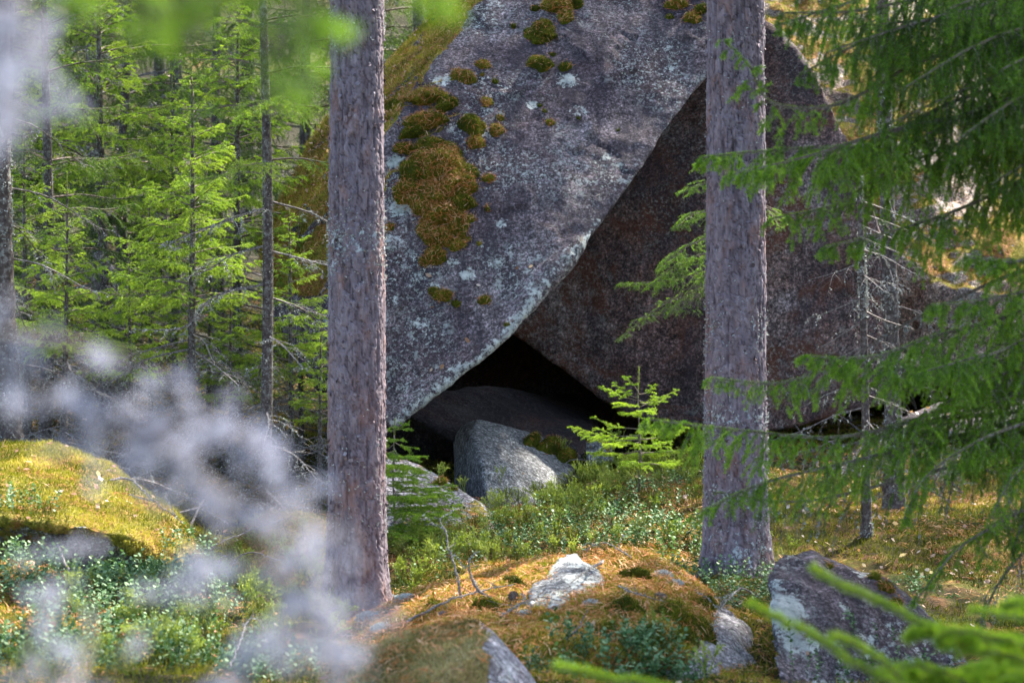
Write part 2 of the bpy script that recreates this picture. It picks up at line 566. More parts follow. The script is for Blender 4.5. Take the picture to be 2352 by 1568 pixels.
def ground_z(x, y):
    x, y = np.atleast_1d(x).astype(float), np.atleast_1d(y).astype(float)
    out = np.zeros(len(x))
    for i in range(0, len(x), 20000):
        a, b = x[i:i + 20000], y[i:i + 20000]
        d2 = (a[:, None] - cpw[None, :, 0]) ** 2 + (b[:, None] - cpw[None, :, 1]) ** 2 + 0.05
        w = 1 / d2 ** 1.7
        out[i:i + 20000] = (w * cpw[None, :, 2]).sum(1) / w.sum(1)
    p = np.stack([x, y, np.zeros(len(x))], 1)
    out += fbm(p, 1.4, 4, 5) * 0.085 + fbm(p, 6.5, 3, 9) * 0.035
    return out


def spaced(a, b, c, d, fine, coarse):
    l = np.arange(a, b, coarse)
    m = np.arange(b, c, fine)
    r = np.arange(c, d + coarse, coarse)
    return np.concatenate([l, m, r])


gx = spaced(-32, -6, 6, 32, 0.055, 0.8)
gy = spaced(-8, 7, 21, 66, 0.055, 0.7)
GX, GY = np.meshgrid(gx, gy)
gv = np.stack([GX.ravel(), GY.ravel(), ground_z(GX.ravel(), GY.ravel())], 1)
nx, ny = len(gx), len(gy)
ii = (np.arange(ny - 1)[:, None] * nx + np.arange(nx - 1)[None]).ravel()
gt = np.concatenate([np.stack([ii, ii + 1, ii + nx], 1), np.stack([ii + 1, ii + nx + 1, ii + nx], 1)])
me = mesh_from('ground', gv, gt, M_GROUND, smooth=True)
duff_shade = np.clip(fbm(gv, 0.9, 3, 33) * 1.6 + np.where(gv[:, 0] < -1.2, np.clip((gv[:, 1] - 12.5) * 0.4, 0, 1), np.clip((gv[:, 1] - 17.0) * 0.4, 0, 1)) - 0.1, 0, 1)  # needle duff, plus forest shade painted in as darker ground farther back
me.attributes.new('duff_shade', 'FLOAT', 'POINT').data.foreach_set('value', duff_shade.astype(np.float32))
ground = link('ground', me)
ground['kind'] = 'structure'
add_solid(gv, gt)


# ------------------------------------------------------------------ boulders
def boulder(name, pts, mat, label, cat='boulder', group=None, voxel=0.03, smooth=6, amp=0.05, fine=0.008, seed=1,
            moss=None, lichen_fn=None, solid=True, freq=1.0, post=None):
    """A closed rock: hull of the points, rounded and roughened. moss = (least upward normal, noise weight)."""
    import bmesh
    bm = bmesh.new()
    for p in pts:
        bm.verts.new(p)
    r = bmesh.ops.convex_hull(bm, input=bm.verts)
    junk = [g for g in r['geom_interior'] if isinstance(g, bmesh.types.BMVert)]
    bmesh.ops.delete(bm, geom=junk, context='VERTS')
    me0 = bpy.data.meshes.new('hull')
    bm.to_mesh(me0)
    bm.free()
    ob = bpy.data.objects.new('hull', me0)
    COL.objects.link(ob)
    rm = ob.modifiers.new('r', 'REMESH')
    rm.mode = 'VOXEL'
    rm.voxel_size = voxel
    sm = ob.modifiers.new('s', 'SMOOTH')
    sm.iterations = smooth
    sm.factor = 0.6
    tr = ob.modifiers.new('t', 'TRIANGULATE')
    dg = bpy.context.evaluated_depsgraph_get()
    dg.update()
    me1 = bpy.data.meshes.new_from_object(ob.evaluated_get(dg))
    n = len(me1.vertices)
    v = np.empty(n * 3, np.float32)
    me1.vertices.foreach_get('co', v)
    v = v.reshape(-1, 3).astype(float)
    t = np.empty(len(me1.polygons) * 3, np.int32)
    me1.polygons.foreach_get('vertices', t)
    t = t.reshape(-1, 3)
    bpy.data.objects.remove(ob)
    bpy.data.meshes.remove(me0)
    bpy.data.meshes.remove(me1)
    nr = vnormals(v, t)
    big = fbm(v, 0.9 * freq, 3, seed)
    chip = -np.abs(fbm(v, 2.6 * freq, 3, seed + 5))
    v = v + nr * (amp * big + amp * 0.5 * chip + fine * fbm(v, 14, 4, seed + 9, 0.6))[:, None]
    if post:
        v = v + nr * post(v, nr)[:, None]
    nr = vnormals(v, t)
    mossa = np.zeros(n)
    if moss:
        mossa = np.clip((nr[:, 2] - moss[0]) * moss[2] + fbm(v, 2.2, 4, seed + 20) * moss[1] + 0.5, 0, 1)
    lic = lichen_fn(v, nr) if lichen_fn else np.zeros(n)
    if callable(moss):
        pass
    base = np.array([v[:, 0].mean(), v[:, 1].mean(), v[:, 2].min()])
    me = mesh_from(name, v - base, t, mat, smooth=True)
    me.attributes.new('moss', 'FLOAT', 'POINT').data.foreach_set('value', mossa.astype(np.float32))
    me.attributes.new('lichen', 'FLOAT', 'POINT').data.foreach_set('value', lic.astype(np.float32))
    o = link(name, me, None, base)
    tag(o, label, cat, group)
    if solid:
        add_solid(v, t)
    SOLIDS[o.name] = (v, t, nr, mossa, o)
    return o


def vnormals(v, t):
    fn = np.cross(v[t[:, 1]] - v[t[:, 0]], v[t[:, 2]] - v[t[:, 0]])
    nr = np.zeros_like(v)
    for k in range(3):
        np.add.at(nr, t[:, k], fn)
    return norm(nr)


def P(*lst):
    return [at(*p) for p in lst]


def spots(v, lst):
    l = np.zeros(len(v))
    for (px, py, Y, r, s_) in lst:
        q = np.linalg.norm((v - at(px, py, Y)) * np.array([1, .55, 1]), axis=1)
        l = np.maximum(l, np.clip(1.3 - q / r, 0, 1) * s_)
    return l


# --- the great leaning boulder
EDGE = P((905, 975, 15.25), (1000, 905, 15.3), (1100, 830, 15.4), (1165, 775, 15.45), (1235, 670, 15.6), (1330, 570, 15.75), (1385, 515, 15.9), (1465, 375, 16.3), (1540, 280, 16.5), (1640, 160, 16.8))


def edge_lichen(v, nr):
    best = np.full(len(v), 9.0)
    for a, b in zip(EDGE[:6], EDGE[1:7]):
        ab = b - a
        t = np.clip(((v - a) @ ab) / (ab @ ab), 0, 1)
        best = np.minimum(best, np.linalg.norm(v - a - t[:, None] * ab, axis=1))
    l = np.clip(0.75 - best / 0.17, 0, 1) * 0.9
    for (px, py, r, s) in BLOTCH:
        d = Vector(at(px, py, 1.0)).normalized()
        h = BIGB.ray_cast(Vector((0, 0, 0)), d)
        if h[0] is None:
            continue
        q = np.linalg.norm(v - np.array(h[0]), axis=1)
        l = np.maximum(l, np.clip(1.25 - q / r, 0, 1) * s)
    return l


def lip(v, nr):
    best = np.full(len(v), 9.0)
    for a, b in zip(EDGE[:5], EDGE[1:6]):
        ab = b - a
        t = np.clip(((v - a) @ ab) / (ab @ ab), 0, 1)
        best = np.minimum(best, np.linalg.norm(v - a - t[:, None] * ab, axis=1))
    w = fbm(v, 5, 3, 71) * 0.06
    d = 0.030 * np.clip((0.13 + w - best) / 0.02, 0, 1) * (0.5 + 0.5 * np.clip((0.10 - best) / 0.05, -1, 1))
    # long shallow cracks and flaked steps across the face
    s_ = fbm(v * np.array([1, 1, 0.55]), 1.9, 3, 140)
    return d - 0.03 * np.clip(1 - np.abs(s_) / 0.02, 0, 1) * (fbm(v, 1.1, 2, 141) > 0.05) + 0.022 * (fbm(v, 2.3, 3, 150) > 0.12)


BLOTCH = [(1015, 190, .10, .9), (905, 370, .10, .8), (925, 470, .14, .85), (900, 560, .10, .7), (1305, 180, .10, .8), (1222, 240, .06, .8), (1330, 250, .09, .6), (1072, 628, .08, .8),
          (1395, 355, .06, .7), (1420, 375, .07, .7), (1150, 510, .06, .7), (1040, 600, .07, .6), (1140, 600, .09, .6), (960, 740, .08, .6), (1180, 560, .06, .5), (905, 690, .1, .5),
          (1045, 850, .09, .6), (1260, 640, .12, .5), (1370, 500, .08, .5), (1590, 330, .08, .4), (1000, 660, .08, .55), (960, 640, .07, .5), (1225, 660, .08, .6), (640, 600, .2, .6), (1380, 90, .1, .3)]
BIG = P((590, 560, 17.0), (620, 720, 16.3), (700, 860, 15.7), (790, 945, 15.35)) + EDGE + P(
    (1760, -40, 17.3), (1740, -230, 18.2), (1350, -260, 18.4), (1120, -10, 17.35), (1055, 60, 17.15), (975, 185, 16.75), (885, 300, 16.4), (800, 390, 16.3),
    (1055, -30, 18.6), (950, 80, 18.4), (880, 190, 18.1), (745, 300, 17.9), (690, 400, 17.6), (640, 480, 17.4),
    (940, 860, 18.6), (1230, 560, 18.8), (1560, 150, 19.5), (1650, -230, 20.6), (1200, -150, 20.4), (760, 350, 20), (680, 600, 19))
import bmesh as _b
_bm = _b.new()
for _p in BIG:
    _bm.verts.new(_p)
_b.ops.convex_hull(_bm, input=_bm.verts)
BIGB = BVHTree.FromBMesh(_bm)
_bm.free()
big = boulder('leaning_boulder', BIG, M_ROCK, 'giant purple grey boulder leaning to the right, its flat face spotted with moss cushions', voxel=0.022,
              smooth=3, amp=0.06, fine=0.012, seed=3, lichen_fn=edge_lichen, post=lip)
# moss on the slope behind the ridge of the great boulder
v_, t_, n_, m_, o_ = SOLIDS['leaning_boulder']
m_[:] = np.clip((n_[:, 2] * 0.75 - n_[:, 0] * 0.75 - 0.62) * 4 + fbm(v_, 3.0, 4, 77) * 0.7 + 0.1, 0, 1) * (v_[:, 2] > 0.3) * np.clip((-0.22 - v_[:, 0]) * 6 + (v_[:, 2] > 2.35), 0, 1)
o_.data.attributes['moss'].data.foreach_set('value', m_.astype(np.float32))

# --- the dark boulder it leans on
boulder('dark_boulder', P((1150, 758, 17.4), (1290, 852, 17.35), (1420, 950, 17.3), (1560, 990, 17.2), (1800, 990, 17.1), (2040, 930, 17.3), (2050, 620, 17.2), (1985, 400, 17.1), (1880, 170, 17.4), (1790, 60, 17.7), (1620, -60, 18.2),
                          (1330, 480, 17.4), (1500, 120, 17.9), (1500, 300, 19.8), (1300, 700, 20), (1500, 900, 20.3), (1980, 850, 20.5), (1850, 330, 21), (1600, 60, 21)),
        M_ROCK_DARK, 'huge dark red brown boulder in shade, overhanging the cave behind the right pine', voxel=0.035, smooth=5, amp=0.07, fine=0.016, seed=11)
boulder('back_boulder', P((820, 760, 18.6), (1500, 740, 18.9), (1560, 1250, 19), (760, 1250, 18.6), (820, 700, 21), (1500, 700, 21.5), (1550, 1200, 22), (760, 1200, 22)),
        M_ROCK_CAVE, 'shade blackened rock wall closing the back of the cave under the boulders', 'rock', voxel=0.06, smooth=4, amp=0.08, seed=15)
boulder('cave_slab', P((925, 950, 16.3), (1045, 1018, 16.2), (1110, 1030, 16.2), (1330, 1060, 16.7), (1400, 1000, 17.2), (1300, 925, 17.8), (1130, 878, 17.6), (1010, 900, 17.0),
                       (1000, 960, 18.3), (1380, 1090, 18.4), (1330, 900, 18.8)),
        M_ROCK_CAVE, 'shade darkened tilted slab deep in the cave behind the grey wedge rock', 'rock', voxel=0.03, smooth=4, amp=0.10, seed=21)
boulder('wedge_rock', P((1040, 1008, 16.3), (1060, 974, 16.25), (1095, 962, 16.1), (1180, 985, 16.2), (1260, 1015, 16.3), (1338, 1046, 16.35), (1312, 1092, 15.9), (1240, 1160, 15.3), (1122, 1180, 14.95), (1106, 1058, 15.25), (1080, 1000, 15.75),
                        (1046, 1140, 16.2), (1060, 1170, 16.8), (1300, 1160, 16.9), (1250, 1000, 17.0)),
        M_ROCK_GREY, 'grey wedge shaped rock at the cave mouth with one green moss patch', 'rock', voxel=0.016, smooth=3, amp=0.015, fine=0.008, seed=25)
boulder('cave_stone', P((1345, 1015, 16.1), (1370, 1000, 16.1), (1400, 1012, 16.2), (1412, 1060, 16.0), (1345, 1070, 16.0), (1350, 1010, 16.6), (1400, 1010, 16.6), (1400, 1070, 16.5)),
        M_ROCK_GREY, 'small grey stone behind the little spruce, right of the wedge rock', 'stone', voxel=0.015, smooth=3, amp=0.015, seed=29, moss=(0.6, 0.5, 2))
boulder('pink_slab', P((860, 1030, 14.9), (930, 1048, 15.0), (1000, 1085, 14.9), (1060, 1125, 14.8), (1120, 1165, 14.6), (1165, 1215, 14.4), (1100, 1260, 14.0), (900, 1300, 13.8), (830, 1200, 14.2),
                       (850, 1050, 15.7), (1000, 1110, 15.7), (1140, 1220, 15.2), (900, 1300, 15.5)),
        M_ROCK_PALE, 'pinkish sloping slab beside the left pine, partly under small spruce sprays', 'rock', voxel=0.02, smooth=6, amp=0.03, seed=33, moss=(0.95, 0.7, 2.5))
boulder('sunlit_boulder', P((1930, 880, 19.4), (1950, 660, 19.2), (2120, 650, 18.7), (2400, 700, 18.4), (2550, 790, 18.4), (2100, 900, 18.7), (2300, 900, 18.4), (2550, 880, 18.4), (1690, 60, 21.3), (1700, -60, 22.2), (1740, -200, 23.5), (1960, -160, 23.2), (2150, 110, 22.2),
                           (2400, 360, 21.3), (2600, 520, 20.6), (1760, 420, 20.6), (2550, 880, 22.5), (1760, 900, 22.5), (2100, 200, 25), (1750, -150, 25.5), (2500, 500, 23)),
        M_ROCK_ORANGE, 'sunlit orange mossy boulder seen through the spruce boughs on the right', voxel=0.04, smooth=4, amp=0.14, fine=0.04, seed=37, moss=(0.72, 1.1, 1.8), freq=1.6)
boulder('mossy_ledge', P((1830, 1225, 14.0), (2000, 1235, 13.7), (2200, 1255, 13.5), (2400, 1265, 13.2), (2450, 1420, 12.7), (2200, 1420, 13.0), (1900, 1370, 13.3), (1820, 1290, 13.7),
                         (1830, 1120, 16.0), (2100, 1090, 16.3), (2450, 1080, 16.3), (2450, 1300, 16), (1830, 1300, 16)),
        M_ROCK_ORANGE, 'broad golden mossy ledge behind the grey boulder on the right', 'ledge', voxel=0.035, smooth=6, amp=0.06, seed=41, moss=(0.05, 0.3, 3.0))
boulder('left_mossy_boulder', P((-80, 1030, 12.8), (60, 1016, 12.7), (130, 1018, 12.6), (250, 1065, 12.4), (330, 1125, 12.2), (400, 1180, 12.0), (450, 1250, 11.8), (478, 1320, 11.6), (440, 1345, 11.5), (380, 1290, 11.4), (300, 1220, 11.3), (200, 1210, 11.2), (-80, 1180, 11.2),
                                (-80, 1400, 11.6), (420, 1400, 11.8), (-60, 1100, 13.8), (300, 1180, 13.6), (440, 1330, 12.8)),
        M_ROCK, 'long boulder under thick yellow green moss sloping down towards the left pine', voxel=0.026, smooth=6, amp=0.05, seed=45, moss=(-0.55, 0.35, 2.6))
boulder('mid_mossy_boulder', P((500, 1290, 13.0), (520, 1220, 13.1), (600, 1160, 13.2), (680, 1150, 13.2), (760, 1180, 13.1), (780, 1380, 12.5), (640, 1440, 12.2), (490, 1420, 12.4), (520, 1300, 14), (740, 1260, 14.1), (600, 1440, 13.6)),
        M_ROCK, 'rounded mossy boulder close behind the foot of the left pine', voxel=0.03, smooth=8, amp=0.05, seed=49, moss=(-0.3, 0.35, 2.5))
boulder('low_mossy_stone', P((480, 1500, 9.9), (520, 1452, 10.0), (580, 1440, 10.1), (640, 1465, 10.0), (660, 1520, 9.8), (600, 1600, 9.6), (470, 1600, 9.6), (500, 1500, 10.6), (640, 1530, 10.6)),
        M_ROCK_PALE, 'low stone with a yellow green moss cap at the bottom, left of the pine', 'stone', voxel=0.02, smooth=5, amp=0.03, seed=53, moss=(0.35, 0.7, 2.5))
boulder('mound_boulder', P((740, 1500, 10.2), (820, 1430, 10.9), (960, 1365, 11.2), (1120, 1310, 11.3), (1280, 1282, 11.3), (1440, 1275, 11.3), (1560, 1300, 11.1), (1650, 1370, 10.7), (1715, 1430, 10.4), (1750, 1510, 10.0),
                           (1765, 1640, 9.8), (1650, 1660, 9.1), (1620, 1520, 9.2), (1500, 1480, 9.25), (1300, 1500, 9.0), (1250, 1640, 8.8), (900, 1640, 8.8), (740, 1600, 9.4), (1000, 1450, 9.4),
                           (800, 1600, 12.2), (1200, 1450, 12.5), (1650, 1500, 12.2)),
        M_ROCK_PALE, 'wide foreground mound of moss and orange pine needles with a bare grey right end', 'mound', voxel=0.024, smooth=6, amp=0.09, freq=2.0, seed=57, moss=(0.42, 0.35, 4.0))
v_, t_, n_, m_, o_ = SOLIDS['mound_boulder']
xs = v_[:, 0] / v_[:, 1] / K + 1176
ys = 784 - v_[:, 2] / v_[:, 1] / K
m_[:] = m_ * np.clip((1640 - np.clip(ys - 1420, 0, 999) * 0.6 - xs) / 30 + fbm(v_, 6, 3, 6) * 0.8 + 0.5, 0, 1)
o_.data.attributes['moss'].data.foreach_set('value', m_.astype(np.float32))
boulder('front_boulder', P((700, 1600, 8.0), (820, 1500, 8.15), (900, 1455, 8.25), (1020, 1424, 8.3), (1110, 1418, 8.25), (1140, 1440, 8.1), (1185, 1495, 8.0), (1225, 1550, 7.9), (1265, 1620, 7.8), (1150, 1700, 7.4), (800, 1750, 7.2), (1000, 1560, 7.5),
                           (1105, 1500, 7.65), (900, 1600, 8.9), (1200, 1600, 8.7)),
        M_ROCK_FRONT, 'nearest boulder at the bottom edge, mossy with a bare lichened right flank', voxel=0.016, smooth=5, amp=0.03, seed=61, moss=None)
v_, t_, n_, m_, o_ = SOLIDS['front_boulder']
xs = v_[:, 0] / v_[:, 1] / K + 1176
m_[:] = np.clip((1115 - xs) / 40 + fbm(v_, 7, 3, 5) * 0.7 + 0.4, 0, 1)
o_.data.attributes['moss'].data.foreach_set('value', m_.astype(np.float32))
boulder('right_boulder', P((1768, 1310, 10.15), (1785, 1265, 10.25), (1812, 1240, 10.35), (1850, 1228, 10.4), (1900, 1236, 10.4), (1990, 1290, 10.3), (2080, 1350, 10.2), (2150, 1420, 10.1), (2210, 1500, 9.9), (2260, 1640, 9.7), (1800, 1680, 9.3), (1768, 1400, 9.8), (1775, 1500, 9.6), (1870, 1300, 10.1),
                           (1850, 1300, 11.4), (2150, 1500, 11.4), (1900, 1600, 11)),
        M_ROCK, 'grey upright boulder on the right behind the blurred spruce twig tips', voxel=0.02, smooth=3, amp=0.10, freq=1.6, seed=65, moss=(1.1, 0.5, 3.0),
        lichen_fn=lambda v, n: spots(v, [(1800, 1400, 9.8, .13, .9), (1785, 1340, 9.9, .08, .8), (1825, 1460, 9.7, .09, .8), (1960, 1540, 9.6, .1, .8), (1860, 1480, 9.7, .07, .7), (2000, 1480, 9.8, .08, .6), (1900, 1560, 9.5, .12, .7), (1940, 1400, 9.9, .07, .5), (2080, 1540, 9.8, .1, .6), (1990, 1300, 10.2, .09, .6)]))
boulder('white_stone', P((1215, 1375, 10.2), (1232, 1330, 10.5), (1262, 1292, 10.75), (1300, 1264, 10.9), (1325, 1262, 10.9), (1348, 1284, 10.8), (1385, 1304, 10.65), (1398, 1345, 10.4), (1345, 1380, 10.15), (1270, 1400, 9.95), (1210, 1395, 10.05), (1290, 1320, 10.45), (1350, 1320, 10.45), (1240, 1365, 11.1), (1370, 1370, 11.1), (1300, 1440, 10.8)),
        M_ROCK_GREY, 'whitish lichened stone poking out of the needle covered mound', 'stone', voxel=0.011, smooth=3, amp=0.045, seed=69, freq=3.0, fine=0.01,
        lichen_fn=lambda v, n: np.clip(fbm(v, 7, 4, 91) * 1.6 + 0.25, 0, 0.6))
boulder('pale_rock', P((2060, 960, 17.2), (2150, 925, 17.4), (2260, 915, 17.5), (2400, 918, 17.5), (2420, 985, 17.0), (2200, 1000, 16.9), (2060, 990, 17.0), (2200, 960, 18.4), (2400, 960, 18.4), (2250, 1030, 17.5)),
        M_ROCK, 'low pale rock lying beyond the golden ledge on the right', 'rock', voxel=0.03, smooth=4, amp=0.04, seed=73,
        lichen_fn=lambda v, n: np.clip(fbm(v, 6, 3, 92) * 0.9 + 0.1, 0, .55))
BVH = make_bvh()


# ------------------------------------------------------------------ moss fronds and needle litter lying on surfaces
def sample(v, t, weight, dens, rng, box=True):
    a, b, c = v[t[:, 0]], v[t[:, 1]], v[t[:, 2]]
    cen = (a + b + c) / 3
    fn = np.cross(b - a, c - a)
    ar = np.linalg.norm(fn, axis=1) / 2
    w = weight[t].mean(1)
    if box:
        px = cen[:, 0] / np.maximum(cen[:, 1], 0.1) / K
        py = cen[:, 2] / np.maximum(cen[:, 1], 0.1) / K
        w = w * (np.abs(px) < 1450) * (np.abs(py) < 1000) * (cen[:, 1] > 5) * (cen[:, 1] < 24)
    e = ar * w * dens
    cnt = np.floor(e + rng.random(len(e))).astype(int)
    idx = np.repeat(np.arange(len(t)), cnt)
    n = len(idx)
    r1, r2 = np.sqrt(rng.random((n, 1))), rng.random((n, 1))
    p = a[idx] * (1 - r1) + b[idx] * r1 * (1 - r2) + c[idx] * r1 * r2
    return p, norm(fn[idx])


def blades(acc, p, n, length, width, rng, tone, mat=0, lean=0.7):
    k = len(p)
    d = norm(n * 0.8 + UP * 0.3 + rng.normal(size=(k, 3)) * lean)
    s = norm(np.cross(d, rng.normal(size=(k, 3))))
    ln = length * (0.5 + rng.random((k, 1)))
    v = np.stack([p - s * width, p + s * width, p + d * ln], 1).reshape(-1, 3)
    acc.add(v, np.arange(3 * k).reshape(-1, 3), mat, np.repeat(tone, 3))


def litter(acc, p, n, length, width, rng, tone, mat=0, lift=0.006, flat=0.25):
    k = len(p)
    r = rng.normal(size=(k, 3))
    d = norm(r - n * np.sum(r * n, 1, keepdims=True) + n * rng.normal(size=(k, 1)) * flat)
    s = norm(np.cross(d, n + rng.normal(size=(k, 3)) * 0.3)) * width
    ln = length * (0.6 + 0.6 * rng.random((k, 1)))
    c = p + n * lift * rng.random((k, 1)) * 2
    mid = c + n * 0.004
    v = np.stack([c - d * ln / 2 - s, c - d * ln / 2 + s, mid + s, mid - s, c + d * ln / 2], 1).reshape(-1, 3)
    T = np.array([[0, 1, 2], [0, 2, 3], [3, 2, 4]])
    acc.add(v, ((np.arange(k) * 5)[:, None, None] + T[None]).reshape(-1, 3), mat, np.repeat(tone, 5))


def fuzz(name, dens_m, dens_l, blade=0.022, mseed=1, power=1.0, litter_bias=0.0, lseed=40):
    v, t, nr, moss, o = SOLIDS[name]
    rng = np.random.default_rng(mseed)
    w = np.clip((moss - 0.35) * 3, 0, 1)
    p, n = sample(v, t, w, dens_m, rng)
    patch = fbm(p, 2.2, 4, lseed)
    A = Acc()
    lift = np.abs(fbm(p, 9, 2, lseed + 3))[:, None] * 0.03
    tone = (0.6 if name == 'mound_boulder' else 0.5) + fbm(p, 5, 3, lseed + 2) * 0.55 + rng.normal(size=len(p)) * 0.16
    blades(A, p + n * lift * 0.5, n, blade, 0.0022, rng, tone)
    keep = None
    p, n = sample(v, t, w, dens_l, rng)
    lp = fbm(p, 1.7, 4, lseed + 1) + litter_bias
    k = lp + rng.normal(size=len(p)) * 0.12 > 0.02
    litter(A, p[k], n[k], 0.052, 0.0017, rng, 0.5 + rng.normal(size=k.sum()) * 0.25, 1, 0.014)
    b = A.build('moss_cover', [M_MOSSBEIGE if name == 'front_boulder' else M_MOSSBLADE, M_LITTER], o, origin=o.location)
    b.location = (0, 0, 0)
    b['kind'] = 'stuff'
    return b


for nm, dm, dl, bl, lb in (('leaning_boulder', 6000, 1300, 0.03, 0.22), ('mossy_ledge', 5500, 900, 0.02, 0.0), ('left_mossy_boulder', 12000, 300, 0.022, -0.2), ('mid_mossy_boulder', 9000, 300, 0.022, -0.2),
                           ('low_mossy_stone', 12000, 500, 0.02, -0.1), ('mound_boulder', 17000, 5600, 0.022, 0.04), ('front_boulder', 20000, 2200, 0.017, 0.05), 
                           ('pink_slab', 9000, 1200, 0.02, 0.1), ('sunlit_boulder', 2500, 600, 0.04, 0.0)):
    fuzz(nm, dm, dl, bl, hash(len(nm)) % 97 + 3, litter_bias=lb, lseed=40 + len(nm))

# forest floor: short moss and needles everywhere in view, as two kinds of stuff
rng = np.random.default_rng(5)
ones = np.ones(len(gv))
p, n = sample(gv, gt, ones, 3600, rng)
keepn = fbm(p, 1.2, 3, 61) > -0.25
p, n = p[keepn], n[keepn]
A = Acc()
blades(A, p, n, 0.03, 0.0025, rng, 0.42 + fbm(p, 1.6, 4, 62) * 0.7 + rng.normal(size=len(p)) * 0.17)
o = A.build('forest_moss', M_MOSSBLADE)
tag(o, 'yellow green moss carpeting the forest floor between the boulders', 'moss', kind='stuff')
p, n = sample(gv, gt, ones, 1100, rng)
k = fbm(p, 1.1, 3, 64) + rng.normal(size=len(p)) * 0.1 > -0.08
p, n = p[k], n[k]
A = Acc()
litter(A, p, n, 0.055, 0.0016, rng, 0.5 + rng.normal(size=len(p)) * 0.25, 0, 0.01)
o = A.build('needle_litter', M_LITTER)
tag(o, 'orange brown fallen pine needles scattered over the forest floor', 'needle litter', kind='stuff')


# ------------------------------------------------------------------ moss cushions on the great boulder
def cushion(px, py, r, asp, kind, seed):
    """One moss cushion: a lumpy dome on the rock face with fronds and caught needles. kind 0 green, 1 rusty."""
    rng = np.random.default_rng(seed)
    c, nn = look(px, py, BIGBV)
    if c is None:
        return
    side = norm(np.cross(nn, UP))
    upv = np.cross(side, nn)
    g = 26
    u = np.linspace(-1, 1, g)
    U, V = np.meshgrid(u, u)
    rad = np.hypot(U, V)
    th = np.arctan2(V, U)
    q = np.stack([U.ravel() * 1.5 + seed, V.ravel() * 1.5, U.ravel() * 0], 1)
    edge = 0.72 + 0.38 * fbm(np.stack([np.cos(th).ravel() * 1.3 + seed * 3.1, np.sin(th).ravel() * 1.3, np.zeros(g * g)], 1), 1.0, 3, seed).reshape(g, g)
    prof = np.clip(1 - (rad / edge) ** 2, -0.25, 1)
    h = (np.sign(prof) * np.abs(prof) ** 0.6 * r * 0.46 + fbm(q, 3.2, 3, seed + 4).reshape(g, g) * r * 0.16 - V * 0.0)
    W = c + U[..., None] * side * r + V[..., None] * upv * r * asp
    pts = W.reshape(-1, 3)
    # hug the rock
    out = []
    for i in range(len(pts)):
        hh = BIGBV.ray_cast(Vector(pts[i] + nn * 0.6), Vector(-nn))
        out.append(np.array(hh[0]) if hh[0] is not None else pts[i])
    out_rock = np.array(out) + nn * 0.005
    out = np.array(out) + nn * np.clip(h, -0.02, 9).reshape(-1, 1) - nn * 0.004
    inside = (rad < edge * 1.02)
    ids = np.arange(g * g).reshape(g, g)
    tt = []
    for i in range(g - 1):
        for j in range(g - 1):
            if inside[i, j] or inside[i + 1, j] or inside[i, j + 1] or inside[i + 1, j + 1]:
                tt += [(ids[i, j], ids[i, j + 1], ids[i + 1, j]), (ids[i, j + 1], ids[i + 1, j + 1], ids[i + 1, j])]
    tt = np.array(tt)
    A = Acc()
    tone0 = 0.15 if kind == 0 else 0.25
    A.add(out, tt, 0, tone0 + fbm(out, 14, 3, seed) * 0.25)
    w = np.clip((edge - rad) * 6, 0, 1).ravel()
    p, n = sample(out, tt, w, 26000, rng, box=False)
    n = np.where((n @ nn)[:, None] < 0, -n, n)
    blades(A, p, n, 0.016, 0.002, rng, (0.3 if kind == 0 else 0.42) + fbm(p, 11, 3, seed) * 0.5 + rng.normal(size=len(p)) * 0.17)
    p, n = sample(out, tt, w + 0.12, 5600 if kind else 1100, rng, box=False)
    n = np.where((n @ nn)[:, None] < 0, -n, n)
    litter(A, p, n, 0.042, 0.0012, rng, 0.45 + rng.normal(size=len(p)) * 0.25, 1, 0.012, 0.4)
    allt = np.concatenate([np.stack([ids[:-1, :-1].ravel(), ids[:-1, 1:].ravel(), ids[1:, :-1].ravel()], 1), np.stack([ids[:-1, 1:].ravel(), ids[1:, 1:].ravel(), ids[1:, :-1].ravel()], 1)])
    p, n = sample(out_rock, allt, np.clip(1.15 - rad, 0, 1).ravel(), 1500 if kind else 500, rng, box=False)
    n = np.where((n @ nn)[:, None] < 0, -n, n)
    litter(A, p, n, 0.04, 0.0011, rng, 0.5 + rng.normal(size=len(p)) * 0.28, 1, 0.006, 0.2)
    p, n = sample(out_rock, allt, np.clip((edge + 0.16 - rad) * 3, 0, 1).ravel() * (fbm(out_rock, 22, 3, seed + 8) > 0.02), 9000, rng, box=False)
    n = np.where((n @ nn)[:, None] < 0, -n, n)
    blades(A, p, n, 0.011, 0.002, rng, 0.2 + rng.normal(size=len(p)) * 0.15)
    o = A.build('moss_cushion', [M_MOSSBLADE, M_LITTER], big, smooth=True, origin=tuple(c))
    return o


